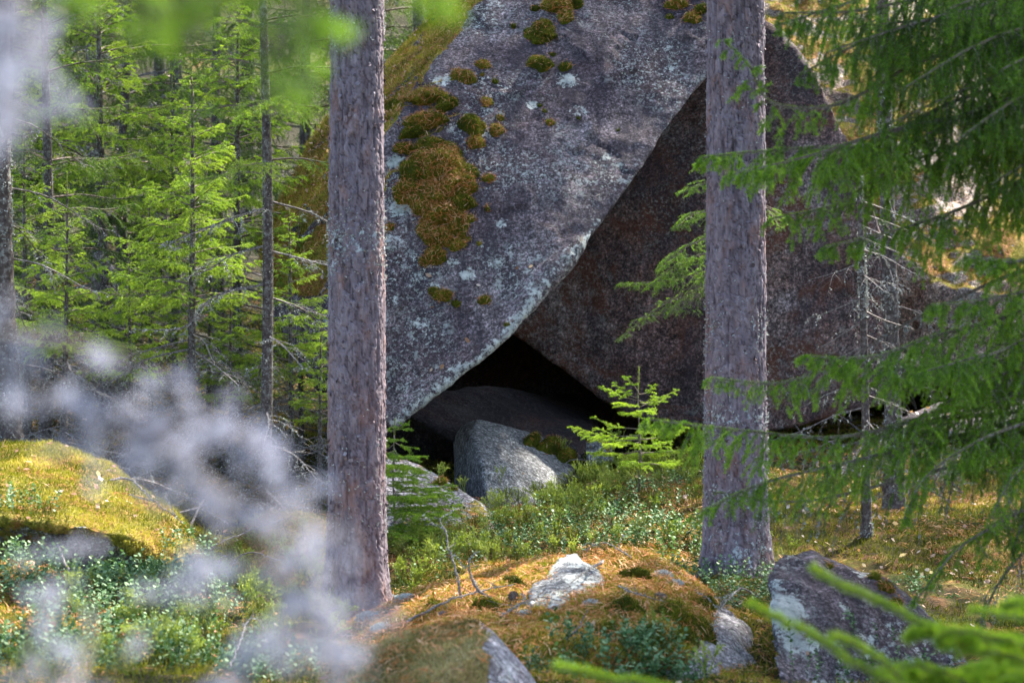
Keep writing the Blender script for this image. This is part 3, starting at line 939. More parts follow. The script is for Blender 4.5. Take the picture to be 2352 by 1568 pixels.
vb, tb = SOLIDS['leaning_boulder'][:2]
BIGBV = BVHTree.FromPolygons(vb.tolist(), tb.tolist(), all_triangles=True)
CUSH = [(1245, 80, 42, .8, 0), (1240, 148, 36, .9, 0), (1298, 155, 18, 1, 0), (1268, 125, 10, 1, 0), (1280, 15, 50, .7, 1), (1320, 8, 26, .8, 0), (1228, 20, 16, .9, 0), (1300, 40, 26, 1.2, 1), (1248, 60, 30, .8, 0), (1178, 60, 9, .8, 0),
        (1110, 150, 22, .8, 1), (1065, 180, 38, .7, 1), (1138, 188, 11, 1, 0), (1108, 172, 8, 1, 0), (1085, 290, 42, 1.0, 0), (1028, 240, 40, .7, 0), (975, 225, 50, .6, 1), (1140, 300, 20, 1, 1), (1118, 235, 17, 1.2, 1),
        (975, 285, 60, .45, 1), (945, 305, 40, .6, 0), (1000, 380, 75, .9, 1), (960, 400, 55, .9, 0), (1035, 430, 60, .9, 1), (990, 450, 65, .8, 1), (1060, 400, 40, 1.2, 0), (1010, 350, 55, .7, 0), (1055, 470, 40, .8, 0),
        (940, 440, 42, 1.0, 1), (1122, 410, 17, 1, 1), (1010, 500, 55, .6, 1), (985, 530, 34, 1.2, 1), (1045, 520, 30, 1.6, 1), (1000, 585, 30, 1, 1), (1020, 680, 28, .6, 1), (1048, 697, 14, .8, 0), (998, 670, 16, .8, 0),
        (1250, 255, 8, 1, 0), (1240, 243, 8, 1, 0), (1262, 282, 14, .9, 1), (1328, 272, 7, .9, 0), (1420, 300, 6, 1, 0), (1555, 15, 34, .6, 1), (1590, 45, 26, .8, 1), (1612, 25, 30, .7, 0), (1540, 40, 14, .8, 0), (1010, 545, 40, .7, 1), (1050, 560, 22, 1, 1), (975, 600, 16, 1, 1), (1075, 505, 20, 1, 1), (1150, 270, 12, 1, 1), (1095, 330, 26, .7, 1), (930, 340, 30, .6, 1), (895, 520, 15, .8, 1), (1120, 480, 8, 1, 1),
        (1165, 745, 10, .8, 1), (1110, 690, 20, .6, 1), (965, 480, 22, 1, 1), (1100, 560, 8, 1, 1), (1075, 550, 9, 1, 1), (900, 250, 40, .8, 0), (880, 280, 36, .8, 1)]
for i, (x, y, r, a, kd) in enumerate(CUSH):
    cushion(x, y, r * K * 16.3 * 1.15, a, kd, 100 + i)
# moss patch on the wedge rock, cushions on the right boulder
def patch_on(parent, px, py, r, asp, seed, greens=True, bvh=None):
    global BIGBV, big
    sv, sb = BIGBV, big
    v, t = SOLIDS[parent.name][:2]
    BIGBV = BVHTree.FromPolygons(v.tolist(), t.tolist(), all_triangles=True)
    big = parent
    o = cushion(px, py, r, asp, 0 if greens else 1, seed)
    BIGBV, big = sv, sb
    return o


D = bpy.data.objects
for k_, (px, py, r, a) in enumerate([(1222, 1018, .16, .4), (1262, 1032, .20, .45), (1300, 1052, .16, .5)]):
    patch_on(D['wedge_rock'], px, py, r, a, 300 + k_)
for k_, (px, py, r, a) in enumerate([(1985, 1312, .075, .7), (2010, 1325, .05, .7), (2060, 1385, .05, .8), (2035, 1350, .06, .9), (1905, 1300, .03, .7)]):
    patch_on(D['right_boulder'], px, py, r, a, 320 + k_, greens=k_ < 2)
for k_, (px, py, r, a) in enumerate([(1540, 1420, .15, .6), (1600, 1450, .14, .8), (1440, 1400, .12, .5), (1460, 1330, .12, .4), (1325, 1420, .05, .6), (1620, 1400, .12, .6), (1570, 1480, .12, .7), (1180, 1345, .10, .4), (1120, 1400, .12, .4), (1260, 1440, .12, .4), (1600, 1340, .10, .4), (1000, 1400, .10, .4), (1500, 1470, .14, .5), (1390, 1450, .10, .5)]):
    patch_on(D['mound_boulder'], px, py, r, a, 340 + k_)
for k_, (px, py, r, a) in enumerate([(960, 1085, .05, .5), (1010, 1110, .08, .4), (1040, 1125, .05, .4)]):
    patch_on(D['pink_slab'], px, py, r, a, 360 + k_, greens=False)


# ------------------------------------------------------------------ pines
def pine_trunk_mesh(name, cx, cy, r_top, r_base, zb, seed, zfine=2.3, ztop=15.0, lean=0.0):
    circ = 2 * math.pi * r_base
    sides = 132
    zf = np.arange(zb - 0.3, zfine, 0.0065)
    zc = np.arange(zfine, ztop, 0.12)
    z = np.concatenate([zf, zc])
    th = np.linspace(0, 2 * math.pi, sides, endpoint=False)
    TH, Z = np.meshgrid(th, z)
    nu = 28
    u = TH / (2 * math.pi) * nu
    warp = fbm(np.stack([np.cos(TH).ravel() * 2, np.sin(TH).ravel() * 2, Z.ravel() * 3.5], 1), 1.3, 3, seed).reshape(TH.shape)
    f1, f2, cid = cells((u + warp * 0.8), Z / 0.085 + warp * 0.9, seed, nu)
    fis = np.abs(fbm(np.stack([np.cos(TH).ravel() * 5, np.sin(TH).ravel() * 5, Z.ravel() * 1.3], 1), 1.0, 4, seed + 31).reshape(TH.shape))
    fis = np.clip(1 - fis / 0.045, 0, 1)
    g1, g2, gid = cells((u * 2.0 + warp * 1.2 + 3), Z / 0.035 + warp * 1.2, seed + 7, nu * 2)
    gap = np.clip((f2 - f1) / 0.09, 0, 1) * (1 - 0.7 * fis)
    gap2 = np.clip((g2 - g1) / 0.14, 0, 1)
    q = np.stack([np.cos(TH).ravel(), np.sin(TH).ravel(), Z.ravel()], 1)
    fine = fbm(q, 16, 3, seed + 3).reshape(TH.shape)
    bulge = fbm(q, 1.4, 2, seed + 8).reshape(TH.shape)
    disp = -0.007 * fis - 0.006 * (1 - gap) * (0.4 + 0.6 * (cid > 0.35)) + 0.006 * (cid - 0.5) - 0.003 * (1 - gap2) + 0.0035 * (gid - 0.5) + 0.002 * fine + 0.006 * bulge
    f = np.clip((Z - zb) / (ztop - zb), 0, 1)
    rr = r_base + (r_top - r_base) * np.clip((Z - zb) / 3.4, 0, 1) - (r_top * 0.75) * np.clip((Z - zfine) / (ztop - zfine), 0, 1)
    rr = rr + 0.05 * np.exp(-np.clip(Z - zb, -0.3, 9) / 0.16) * (1 + 0.7 * np.sin(TH * 5 + seed) + 0.3 * np.sin(TH * 3))
    rr = rr + disp
    X = cx + lean * (Z - zb) + rr * np.cos(TH)
    Yy = cy + rr * np.sin(TH)
    v = np.stack([X.ravel(), Yy.ravel(), Z.ravel()], 1)
    n = len(z)
    i = (np.arange(n - 1)[:, None] * sides)
    j = np.arange(sides)[None]
    j2 = (j + 1) % sides
    t = np.concatenate([np.stack([i + j, i + j2, i + sides + j], -1).reshape(-1, 3), np.stack([i + j2, i + sides + j2, i + sides + j], -1).reshape(-1, 3)])
    tone = np.clip(0.06 + 0.36 * gap + 0.15 * gap2 + 0.24 * (cid - 0.5) + 0.20 * (gid - 0.5) + fine * 0.18 + 0.12 * bulge, 0, 1).ravel()
    return v, t, tone, Z, TH


def clump_crown(A, cx, cy, z0, z1, rad, n, rng, size=0.16, mat=1, conical=False):
    """Out of the picture above: the crown that shades the ground, boughs with tufts of needles."""
    nb = 34
    p0s, p1s = [], []
    for b in range(nb):
        f = b / nb
        z = z0 + (z1 - z0) * f
        a = rng.random() * 6.28
        L = rad * ((1 - f) if conical else (0.45 + 0.9 * math.sin(math.pi * min(1, f * 0.8 + 0.2)) * 0.6)) * (0.7 + 0.5 * rng.random())
        d = np.array([math.cos(a), math.sin(a), 0.15 if not conical else -0.2])
        s = np.array([cx, cy, z])
        e = s + d * L
        A.segs([s], [e], 0.03, 0.008, 0)
        m = int(n / nb)
        tt = 0.25 + 0.75 * rng.random(m)
        c = s + (e - s) * tt[:, None] + rng.normal(size=(m, 3)) * np.array([0.25, 0.25, 0.12]) * L * 0.5
        p0s.append(c)
        p1s.append(c + rng.normal(size=(m, 3)) * size)
    p0, p1 = np.concatenate(p0s), np.concatenate(p1s)
    A.needles(p0, p1, 60, 0.09, 0.02, mat, 0.35, rng=rng)


def pine(px, Y, pybase, r_top, r_base, seed, label, crown=(6.5, 13, 2.4), lich=None):
    b = at(px, pybase, Y)
    v, t, tone, Z, TH = pine_trunk_mesh('trunk', b[0], b[1], r_top, r_base, b[2], seed)
    root = thing('pine_tree', b, label, 'pine tree', 'the two tall pines in front of the boulders')
    me = mesh_from('trunk', v - b, t, M_BARK, smooth=True)
    me.attributes.new('tone', 'FLOAT', 'POINT').data.foreach_set('value', tone.astype(np.float32))
    l = np.zeros(len(v))
    py = 784 - v[:, 2] / v[:, 1] / K
    for (yc, h, s) in (lich or []):
        l = np.maximum(l, s * np.exp(-((py - yc) / h) ** 2))
    me.attributes.new('lichen', 'FLOAT', 'POINT').data.foreach_set('value', l.astype(np.float32))
    link('trunk', me, root)
    rng = np.random.default_rng(seed)
    A = Acc()
    clump_crown(A, b[0], b[1], crown[0], crown[1], crown[2], 3400, rng)
    A.build('crown', [M_TWIG, M_NEEDLE_DEEP], root, origin=tuple(b)).location = (0, 0, 0)
    # flakes of bark standing off, and lichen tufts
    A = Acc()
    n = 800
    z = rng.uniform(b[2], 2.2, n)
    th = rng.uniform(0, 6.283, n)
    r = np.interp(z, [b[2], b[2] + 3.4], [r_base, r_top]) + 0.001
    nn = np.stack([np.cos(th), np.sin(th), th * 0], 1)
    p = np.stack([b[0] + r * np.cos(th), b[1] + r * np.sin(th), z], 1)
    tv = np.array([[-.5, -.6, 0], [.5, -.7, 0.1], [.62, .2, .55], [.3, .8, .35], [-.4, .7, .6], [-.6, .1, .25]])
    tt = np.array([[0, 1, 2], [0, 2, 3], [0, 3, 4], [0, 4, 5]])
    A.template(tv, tt, p, nn, 0.007 + 0.010 * rng.random(n), rng, 0, 0.55 + rng.normal(size=n) * 0.15, 0.25)
    o = A.build('bark_flakes', M_BARK, root, origin=tuple(b))
    o.location = (0, 0, 0)
    o['kind'] = 'stuff'
    A = Acc()
    cnt = 0
    for (yc, h, s) in (lich or []):
        m = int(420 * s / 0.2)
        zz = (784 - rng.normal(yc, h * 0.8, m)) * K * Y
        th = rng.choice([rng.uniform(3.3, 5.2), 3.5, 5.9], m) + rng.normal(size=m) * 0.5
        r = np.interp(zz, [b[2], b[2] + 3.4], [r_base, r_top])
        nn = np.stack([np.cos(th), np.sin(th), th * 0], 1)
        p = np.stack([b[0] + r * np.cos(th), b[1] + r * np.sin(th), zz], 1)
        A.needles(p, p + nn * 0.008, 300, 0.012, 0.007, 0, 0.62, rng=rng)
        cnt += m
    if cnt:
        A.build('lichen_tufts', M_LICHEN, root, origin=tuple(b)).location = (0, 0, 0)
    return root


K12 = K * 12.0
pine(820, 12.0, 1425, 61 * K12, 68 * K12, 5, 'tall straight pine trunk left of the cave, standing in front of the leaning boulder',
     lich=[(560, 60, .13), (1150, 120, .06), (60, 40, .05)])
pine(1690, 12.3, 1345, 63 * K * 12.3, 74 * K * 12.3, 9, 'tall straight pine trunk right of the cave with grey lichen low on its bark',
     lich=[(760, 60, .08), (965, 50, .11), (1130, 100, .09), (1260, 70, .12), (200, 200, .02)])


# ------------------------------------------------------------------ spruce growth
NP = dict(dens=620, length=0.013, width=0.0021)


def resample(pts, step):
    pts = np.asarray(pts, float)
    # smooth curve through the points (Catmull-Rom)
    q = np.concatenate([[2 * pts[0] - pts[1]], pts, [2 * pts[-1] - pts[-2]]])
    out = []
    for i in range(1, len(q) - 2):
        for s in np.linspace(0, 1, 12, endpoint=False):
            a, b, c, d = q[i - 1], q[i], q[i + 1], q[i + 2]
            out.append(0.5 * ((2 * b) + (-a + c) * s + (2 * a - 5 * b + 4 * c - d) * s * s + (-a + 3 * b - 3 * c + d) * s ** 3))
    out.append(pts[-1])
    out = np.array(out)
    L = np.concatenate([[0], np.cumsum(np.linalg.norm(np.diff(out, axis=0), axis=1))])
    n = max(3, int(L[-1] / step) + 1)
    s = np.linspace(0, L[-1], n)
    return np.stack([np.interp(s, L, out[:, k]) for k in range(3)], 1), L[-1]


def bough(A, pts, rng, side=0.3, hang=0.3, r=0.008, start=0.15, step=0.04, tone=0.5, tipgain=0.2, bare=0.0, np_=NP, twigmat=0, needlemat=1,
          tert=0.42, ang=55, need=1.0, lichen=0.0, lichmat=2, spread=0.15, taper=0.75, maxter=0.16, dead=False, tprob=0.6, sag=0.0):
    """A leafy bough along a line: side twigs, their own side twigs, needles on the younger wood."""
    P_, L = resample(pts, step)
    n = len(P_)
    tt = np.linspace(0, 1, n)
    rad = r * (1 - 0.8 * tt) + 0.0012
    A.segs(P_[:-1], P_[1:], rad[:-1], rad[1:], twigmat)
    ax = norm(np.gradient(P_, axis=0))
    sel = np.where(tt > start)[0]
    idx = np.concatenate([sel, sel])
    sg = np.concatenate([np.ones(len(sel)), -np.ones(len(sel))])
    keep = rng.random(len(idx)) > spread
    idx, sg = idx[keep], sg[keep]
    N = len(idx)
    if N == 0:
        return
    a = ax[idx]
    sv = norm(np.cross(a, UP) + 1e-6) * sg[:, None]
    an = math.radians(ang) + rng.normal(size=N) * 0.18
    d = norm(a * np.cos(an)[:, None] + sv * np.sin(an)[:, None] + rng.normal(size=(N, 3)) * 0.12 + UP * 0.05 - UP * sag * rng.random((N, 1)))
    rel = (tt[idx] - start) / (1 - start)
    Ls = side * np.clip((1 - rel) ** taper * (0.35 + 0.65 * np.clip(rel * 5 + 0.3, 0, 1)), 0.1, 1) * (0.35 + 0.95 * rng.random(N) ** 1.3) + 0.02
    m = 5
    pos = np.zeros((N, m + 1, 3))
    dirs = np.zeros((N, m + 1, 3))
    pos[:, 0] = P_[idx]
    dd = d
    hg = hang * (0.6 + 0.8 * rng.random(N))[:, None]
    for k in range(m):
        dirs[:, k] = dd
        pos[:, k + 1] = pos[:, k] + dd * (Ls / m)[:, None]
        dd = norm(dd - UP * hg * 0.55 + rng.normal(size=(N, 3)) * 0.05)
    dirs[:, m] = dd
    p0, p1 = pos[:, :-1].reshape(-1, 3), pos[:, 1:].reshape(-1, 3)
    kk = np.tile(np.arange(m), N)
    rs = np.repeat(0.0011 + 0.25 * rad[idx], m)
    A.segs(p0, p1, rs * (1 - kk / (m + 1)), rs * (1 - (kk + 1) / (m + 1.5)), twigmat)
    # tertiary
    sn, sk, ss = np.meshgrid(np.arange(N), np.arange(1, m), np.array([-1, 1]), indexing='ij')
    sn, sk, ss = sn.ravel(), sk.ravel(), ss.ravel()
    per = np.maximum(1, 1)
    kp = rng.random(len(sn)) < tprob
    sn, sk, ss = sn[kp], sk[kp], ss[kp]
    f = rng.random(len(sn))[:, None]
    o = pos[sn, sk] * (1 - f) + pos[sn, np.minimum(sk + 1, m)] * f
    da = dirs[sn, sk]
    s2 = norm(np.cross(da, UP * 1.0 + ax[idx][sn] * 0.3)) * ss[:, None]
    Lt = np.minimum(maxter, tert * Ls[sn] * (1 - sk / (m + 1.0)) * (0.6 + 0.7 * rng.random(len(sn))) + 0.015)
    dt = norm(da * 0.7 + s2 * 0.75 + rng.normal(size=(len(sn), 3)) * 0.15 - UP * hg[sn] * 0.25)
    q1 = o + dt * (Lt * 0.5)[:, None]
    dt2 = norm(dt - UP * hg[sn] * 0.4 + da * 0.2)
    q2 = q1 + dt2 * (Lt * 0.5)[:, None]
    A.segs(o, q1, 0.0011, 0.001, twigmat)
    A.segs(q1, q2, 0.001, 0.0008, twigmat)
    if need > 0:
        out_ = kk / m
        okk = (out_ >= bare) & (rng.random(len(p0)) < need)
        A.needles(p0[okk], p1[okk], np_['dens'], np_['length'], np_['width'], needlemat, tone + tipgain * (out_[okk] - 0.6), rng=rng)
        vis = rng.random(len(o)) < need
        A.needles(o[vis], q1[vis], np_['dens'], np_['length'], np_['width'], needlemat, tone, rng=rng)
        A.needles(q1[vis], q2[vis], np_['dens'], np_['length'], np_['width'], needlemat, tone + tipgain * 0.5, rng=rng)
        tip = np.where(tt[:-1] > max(0.45, start))[0]
        A.needles(P_[tip], P_[tip + 1], np_['dens'], np_['length'], np_['width'], needlemat, tone + tipgain * 0.6, rng=rng)
    if lichen > 0:
        c0 = np.concatenate([p0, o, P_[:-1]])
        c1 = np.concatenate([p1, q1, P_[1:]])
        ok = rng.random(len(c0)) < lichen
        A.needles(c0[ok], c1[ok], 130, 0.011, 0.009, lichmat, 0.5, fwd=0.2, up=0, rng=rng, jit=0.25)


def spruce_mesh(seed, h, Lmax, z_live, rt, tone=0.5, whorl=0.22, per=5, lichen=0.3, np_=NP, hang=0.45, dead=True, steps=0.045, needlem=None, thin=1.0):
    """trunk, crown (live boughs) and dead_branches of one spruce, foot at 0,0,0."""
    rng = np.random.default_rng(seed)
    T, C, DD = Acc(), Acc(), Acc()
    z = np.linspace(-0.15, h, 40)
    wob = 0.015 * h / 3
    x = wob * np.sin(z * 1.3 + seed)
    y = wob * np.cos(z * 1.1 + seed * 2)
    tr = rt * (1 - np.clip(z / h, 0, 1)) ** 0.85 + 0.003
    tp = np.stack([x, y, z], 1)
    T.tube(tp, tr * (1 + 0.06 * np.sin(z * 37)), 12, 0)
    if lichen > 0:
        low = z[:-1] < h * 0.8
        T.needles(tp[:-1][low] , tp[1:][low], 10, 0.01, 0.01, 1, 0.5, rng=rng)
        m = int(900 * h / 3)
        zz = rng.uniform(0, h * 0.8, m)
        th = rng.uniform(0, 6.28, m)
        rr = np.interp(zz, z, tr)
        nn = np.stack([np.cos(th), np.sin(th), 0 * th], 1)
        p = np.stack([np.interp(zz, z, x), np.interp(zz, z, y), zz], 1) + nn * rr[:, None]
        T.needles(p, p + nn * 0.006, 120, 0.010, 0.007, 1, 0.35, rng=rng, jit=0.25)
    zc = 0.25
    while zc < h - 0.05:
        f = zc / h
        L0 = Lmax * (1 - f) ** 0.8 * min(1.0, 0.55 + f * 2)
        k = per if zc > z_live else max(2, per - 2)
        a0 = rng.random() * 6.28
        for b in range(k):
            a = a0 + b * 6.283 / k + rng.normal() * 0.25
            L = L0 * (0.75 + 0.45 * rng.random())
            zz = zc + rng.normal() * 0.04
            s = np.array([np.interp(zz, z, x), np.interp(zz, z, y), zz])
            dx = np.array([math.cos(a), math.sin(a), 0])
            rise = 0.55 * f ** 1.5 + 0.02
            if f > 0.9:
                rise = 0.9
            drp = 0.25 * (1 - f)
            pts = [s, s + dx * L * 0.35 + UP * L * (rise * 0.35 - drp * 0.12), s + dx * L * 0.7 + UP * L * (rise * 0.65 - drp * 0.65), s + dx * L + UP * L * (rise * 0.95 - drp * 0.75)]
            live = zc > z_live
            if live:
                bough(C, pts, rng, side=L * 0.48, hang=hang * (1.1 - 0.8 * f), r=0.004 + 0.006 * L, start=0.12, step=steps, tone=tone + rng.normal() * 0.1, lichen=0, np_=np_, need=thin, maxter=0.17, tert=0.5, tprob=0.5, sag=0.25, tipgain=0.35)
            elif dead:
                pts = [s, s + dx * L * 0.4 - UP * L * 0.1, s + dx * L * 0.75 - UP * L * 0.28 + rng.normal(size=3) * 0.05, s + dx * L * 0.95 - UP * L * 0.33]
                bough(DD, pts, rng, side=L * 0.42, hang=0.35, r=0.004 + 0.005 * L, start=0.15, step=steps * 1.3, tone=0.3, lichen=lichen, lichmat=2, need=0.0, twigmat=0, dead=True, spread=0.3, maxter=0.2)
        zc += whorl * (0.75 + 0.5 * rng.random())
    # leader
    C.segs([tp[-2]], [tp[-1] + UP * 0.12], 0.004, 0.002, 0)
    C.needles([tp[-2]], [tp[-1] + UP * 0.14], np_['dens'], np_['length'], np_['width'], 1, tone + 0.15, rng=rng)
    return T, C, DD


SPR = {}


def spruce_proto(key, **kw):
    T, C, DD = spruce_mesh(**kw)
    res = []
    for nm, acc, mats in (('trunk', T, [M_SPRUCEBARK, M_LICHEN]), ('crown', C, [M_TWIG, M_NEEDLE if key in ('bright', 'hung') else M_NEEDLE_SHADE, M_LICHEN]), ('dead_branches', DD, [M_DEADWOOD, M_NEEDLE, M_LICHEN])):
        if acc.n:
            o = acc.build(nm, mats, None, smooth=(nm == 'trunk'))
            res.append(o)
    SPR[key] = res
    return res


PROTO_USED = set()


def place_spruce(key, loc, rz, sc, label, group='spruces around the boulders', name='spruce_tree'):
    root = thing(name, tuple(loc), label, 'spruce tree' if 'sapling' not in name else 'sapling', group)
    root.rotation_euler = (0, 0, rz)
    root.scale = (sc, sc, sc)
    for o in SPR[key]:
        if key in PROTO_USED:
            o = o.copy()
            COL.objects.link(o)
        o.parent = root
    PROTO_USED.add(key)
    return root


def gpoint(px, Y):
    x = (px - 1176) * K * Y
    return np.array([x, Y, float(ground_z(x, Y)[0]) - 0.03])


def pbase(px, Y, dz=0.0):
    g = gpoint(px, Y)
    hit, _ = drop(g[0], g[1])
    return hit if hit is not None and hit[2] > g[2] - 0.2 and hit[2] < g[2] + 0.8 else g


# bright young spruce, left
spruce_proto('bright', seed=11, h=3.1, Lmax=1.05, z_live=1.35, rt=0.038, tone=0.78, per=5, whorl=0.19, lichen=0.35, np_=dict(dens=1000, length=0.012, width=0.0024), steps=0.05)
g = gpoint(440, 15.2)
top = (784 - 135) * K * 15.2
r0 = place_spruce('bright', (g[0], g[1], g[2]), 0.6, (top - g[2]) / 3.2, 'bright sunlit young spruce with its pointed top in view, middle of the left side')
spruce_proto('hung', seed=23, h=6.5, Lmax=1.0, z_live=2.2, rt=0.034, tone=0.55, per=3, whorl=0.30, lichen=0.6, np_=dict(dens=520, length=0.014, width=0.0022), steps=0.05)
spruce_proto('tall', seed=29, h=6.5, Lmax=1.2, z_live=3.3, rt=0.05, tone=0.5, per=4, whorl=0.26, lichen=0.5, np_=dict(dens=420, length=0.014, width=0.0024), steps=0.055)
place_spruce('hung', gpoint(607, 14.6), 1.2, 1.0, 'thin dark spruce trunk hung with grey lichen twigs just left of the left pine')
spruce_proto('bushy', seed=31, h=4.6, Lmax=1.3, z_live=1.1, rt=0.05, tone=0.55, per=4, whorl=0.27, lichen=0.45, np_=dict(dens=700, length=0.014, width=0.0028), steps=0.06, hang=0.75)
place_spruce('bushy', gpoint(105, 16.0), 0.3, 0.95, 'bushy green spruce second from the left edge behind the mossy boulder')
BG = [('bright', 480, 16.6, 5.0, 0.5, 'low young spruce below the bright pointed one'),
      ('bright', 60, 15.6, 2.0, 0.72, 'young spruce in front of the bushy one at the left'),
      ('bushy', 290, 18.5, 2.2, 1.1, 'full green spruce between the two left trunks, behind the bright one'),
      ('tall', 10, 17.0, 0.2, 1.15, 'tall spruce trunk at the far left edge, behind the lichened stem'),
      ('bright', 235, 17.2, 2.4, 1.15, 'sunny yellow green young spruce left of the bright pointed one'),
      ('bright', 545, 17.0, 4.1, 1.0, 'sunny young spruce half hidden by the lichen hung trunk'),
      ('bright', 345, 16.2, 1.2, 0.62, 'low bright young spruce at the foot of the sunny ones'),
      ('bright', 300, 15.6, 1.9, 0.50, 'small young spruce in the dim hollow above the long mossy boulder'),
      ('bright', 530, 15.2, 3.9, 0.46, 'small young spruce at the foot of the lichen hung trunk'),
      ('bright', 400, 17.8, 2.7, 0.8, 'young spruce close behind the bright pointed one'),
      ('bright', 668, 15.3, 1.4, 0.60, 'young spruce against the grey foot of the leaning boulder, left of the left pine'),
      ('bright', 735, 15.0, 4.6, 0.42, 'lowest small spruce peeping out beside the left pine trunk'),
      ('bright', 690, 16.4, 3.3, 0.55, 'small yellow green spruce in the gap beside the left pine'),
      ('bright', 20, 18.0, 0.9, 1.2, 'young green spruce by the old lichened trunk at the left edge'),
      ('bright', 150, 14.6, 5.2, 0.60, 'low young spruce just behind the top of the long mossy boulder'),
      ('tall', 215, 20.5, 3.0, 1.2, 'slender dark spruce far back at the top left'),
      ('bushy', 500, 20.0, 4.0, 1.2, 'large background spruce right behind the bright young spruce'),
      ('tall', 395, 22.5, 2.0, 1.3, 'thin far spruce trunk showing above the bright spruce top'),
      ('bushy', 700, 22.5, 1.0, 1.3, 'wide background spruce beside the left edge of the leaning boulder'),
      ('bushy', -40, 21.5, 5.0, 1.3, 'big spruce beyond the left edge whose boughs reach in'),
      ('bushy', 360, 24.0, 5.0, 1.5, 'broad dark spruce standing deep behind the bright young spruce'),
      ('bushy', 100, 22.5, 3.5, 1.4, 'broad dark spruce behind the bushy one at the left'),
      ('tall', 965, 23.5, 3.3, 1.25, 'dark lichened trunk above the mossy ridge of the leaning boulder'),
      ('bushy', 840, 25.5, 0.6, 1.5, 'pale green distant spruce behind the left pine'),
      ('bushy', 230, 27.5, 1.9, 1.8, 'distant spruce deep in the woods at upper left'),
      ('bushy', 1900, 25.5, 2.9, 1.5, 'background spruce right of the right pine above the dark boulder'),
      ('bushy', 2180, 26.0, 4.4, 1.6, 'background spruce behind the sunlit mossy boulder'),
      ('tall', 2330, 21.5, 0.9, 1.3, 'lichened spruce trunk at the upper right edge'),
      ('bushy', 1060, 30.0, 3.9, 1.8, 'far spruce filling the gap above the boulder ridge'),
      ('bushy', 560, 28.0, 5.2, 1.8, 'farthest dark spruce at the top of the left half'),
      ]
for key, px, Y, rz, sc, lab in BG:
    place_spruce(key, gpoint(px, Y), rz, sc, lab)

# lichen-covered old trunk at the left edge
def old_trunk(px, Y, pyb, r, h, seed, label, name='spruce_tree'):
    b = at(px, pyb, Y)
    rng = np.random.default_rng(seed)
    root = thing(name, tuple(b), label, 'spruce tree', 'spruces around the boulders')
    A = Acc()
    z = np.linspace(-0.2, h, 160)
    pts = np.stack([0.04 * np.sin(z * 0.9 + seed), 0.03 * np.cos(z), z], 1)
    A.tube(pts, r * (1 + 0.7 * np.exp(-(z + 0.2) / 0.3)) * (1 - z / h * 0.45) * (1 + 0.05 * np.sin(z * 31) + 0.04 * np.sin(z * 83)), 22, 0)
    m = int(3000 * h / 4)
    zz = rng.uniform(0, h, m)
    th = rng.uniform(0, 6.28, m)
    nn = np.stack([np.cos(th), np.sin(th), 0 * th], 1)
    rr = np.interp(zz, z, r * (1 + 0.7 * np.exp(-(z + 0.2) / 0.3)) * (1 - z / h * 0.45))
    p = np.stack([np.interp(zz, z, pts[:, 0]), np.interp(zz, z, pts[:, 1]), zz], 1) + nn * rr[:, None]
    ok = fbm(p, 5, 3, seed) > 0.0
    A.needles(p[ok], (p + nn * 0.008)[ok], 300, 0.013, 0.009, 1, 0.5, rng=rng, jit=0.25)
    A.build('trunk', [M_SPRUCEBARK, M_LICHEN], root, smooth=True)
    C = Acc()
    for b_ in range(22):
        zz = 0.5 + b_ * (h - 0.7) / 22
        a = rng.random() * 6.28
        dx = np.array([math.cos(a), math.sin(a), 0])
        L = (0.5 + 0.4 * rng.random()) * (1.0 if r > 0.055 else 0.55)
        s = np.array([np.interp(zz, z, pts[:, 0]), np.interp(zz, z, pts[:, 1]), zz])
        bough(C, [s, s + dx * L * .4 - UP * .05, s + dx * L * .8 - UP * L * .3, s + dx * L - UP * L * .35], rng, side=0.25, hang=.6, r=.005, step=.07, lichen=.3, lichmat=2, need=0.0, dead=True, spread=.45)
    C.build('dead_branches', [M_DEADWOOD, M_NEEDLE, M_LICHEN], root)
    return root


old_trunk(18, 13.4, 1040, 0.062, 5.0, 3, 'old lichen crusted trunk rising at the left edge behind the mossy boulder')
old_trunk(2040, 14.8, 1130, 0.052, 5.5, 8, 'thin grey spruce trunk in front of the dark boulder, right of the right pine')
old_trunk(1975, 13.6, 1250, 0.026, 2.2, 14, 'short dead sapling stem crusted with lichen above the golden ledge')

# spruce standing behind the right pine: its lower boughs show on the pine's left side
rng = np.random.default_rng(77)
b = gpoint(1700, 14.4)
root = thing('spruce_tree', tuple(b), 'small spruce hidden behind the right pine, its boughs reaching left over the dark boulder', 'spruce tree', 'spruces around the boulders')
A = Acc()
zt = np.linspace(-0.1, 2.6, 20)
A.tube(np.stack([0 * zt, 0 * zt, zt], 1), 0.03 * (1 - zt / 2.8) + 0.003, 10, 0)
A.build('trunk', [M_SPRUCEBARK], root, smooth=True)
C = Acc()
for (y0, x1, y1, x2, y2, sd_, nd) in ((350, 1640, 370, 1605, 375, .16, 1), (400, 1620, 420, 1570, 440, .2, 1), (480, 1600, 490, 1555, 520, .24, 1), (520, 1590, 560, 1520, 610, .26, 1), (560, 1570, 600, 1495, 655, .28, 1),
                                  (590, 1560, 640, 1425, 652, .22, .9), (620, 1580, 690, 1450, 740, .2, .35), (640, 1540, 690, 1425, 778, .16, .45), (600, 1600, 650, 1545, 720, .2, .4), (450, 1760, 480, 1790, 520, .2, .8)):
    s = np.array([0, 0, (784 - y0) * K * 14.4 - b[2]])
    m_ = at(x1, y1, 14.25) - b
    e_ = at(x2, y2, 14.1) - b
    bough(C, [s, m_, e_], rng, side=sd_, hang=0.35, r=0.006, start=0.2, step=0.035, tone=0.56, need=nd, bare=0.25, np_=dict(dens=700, length=0.012, width=0.002), lichen=0)
C.build('boughs', [M_TWIG, M_NEEDLE, M_LICHEN], root)

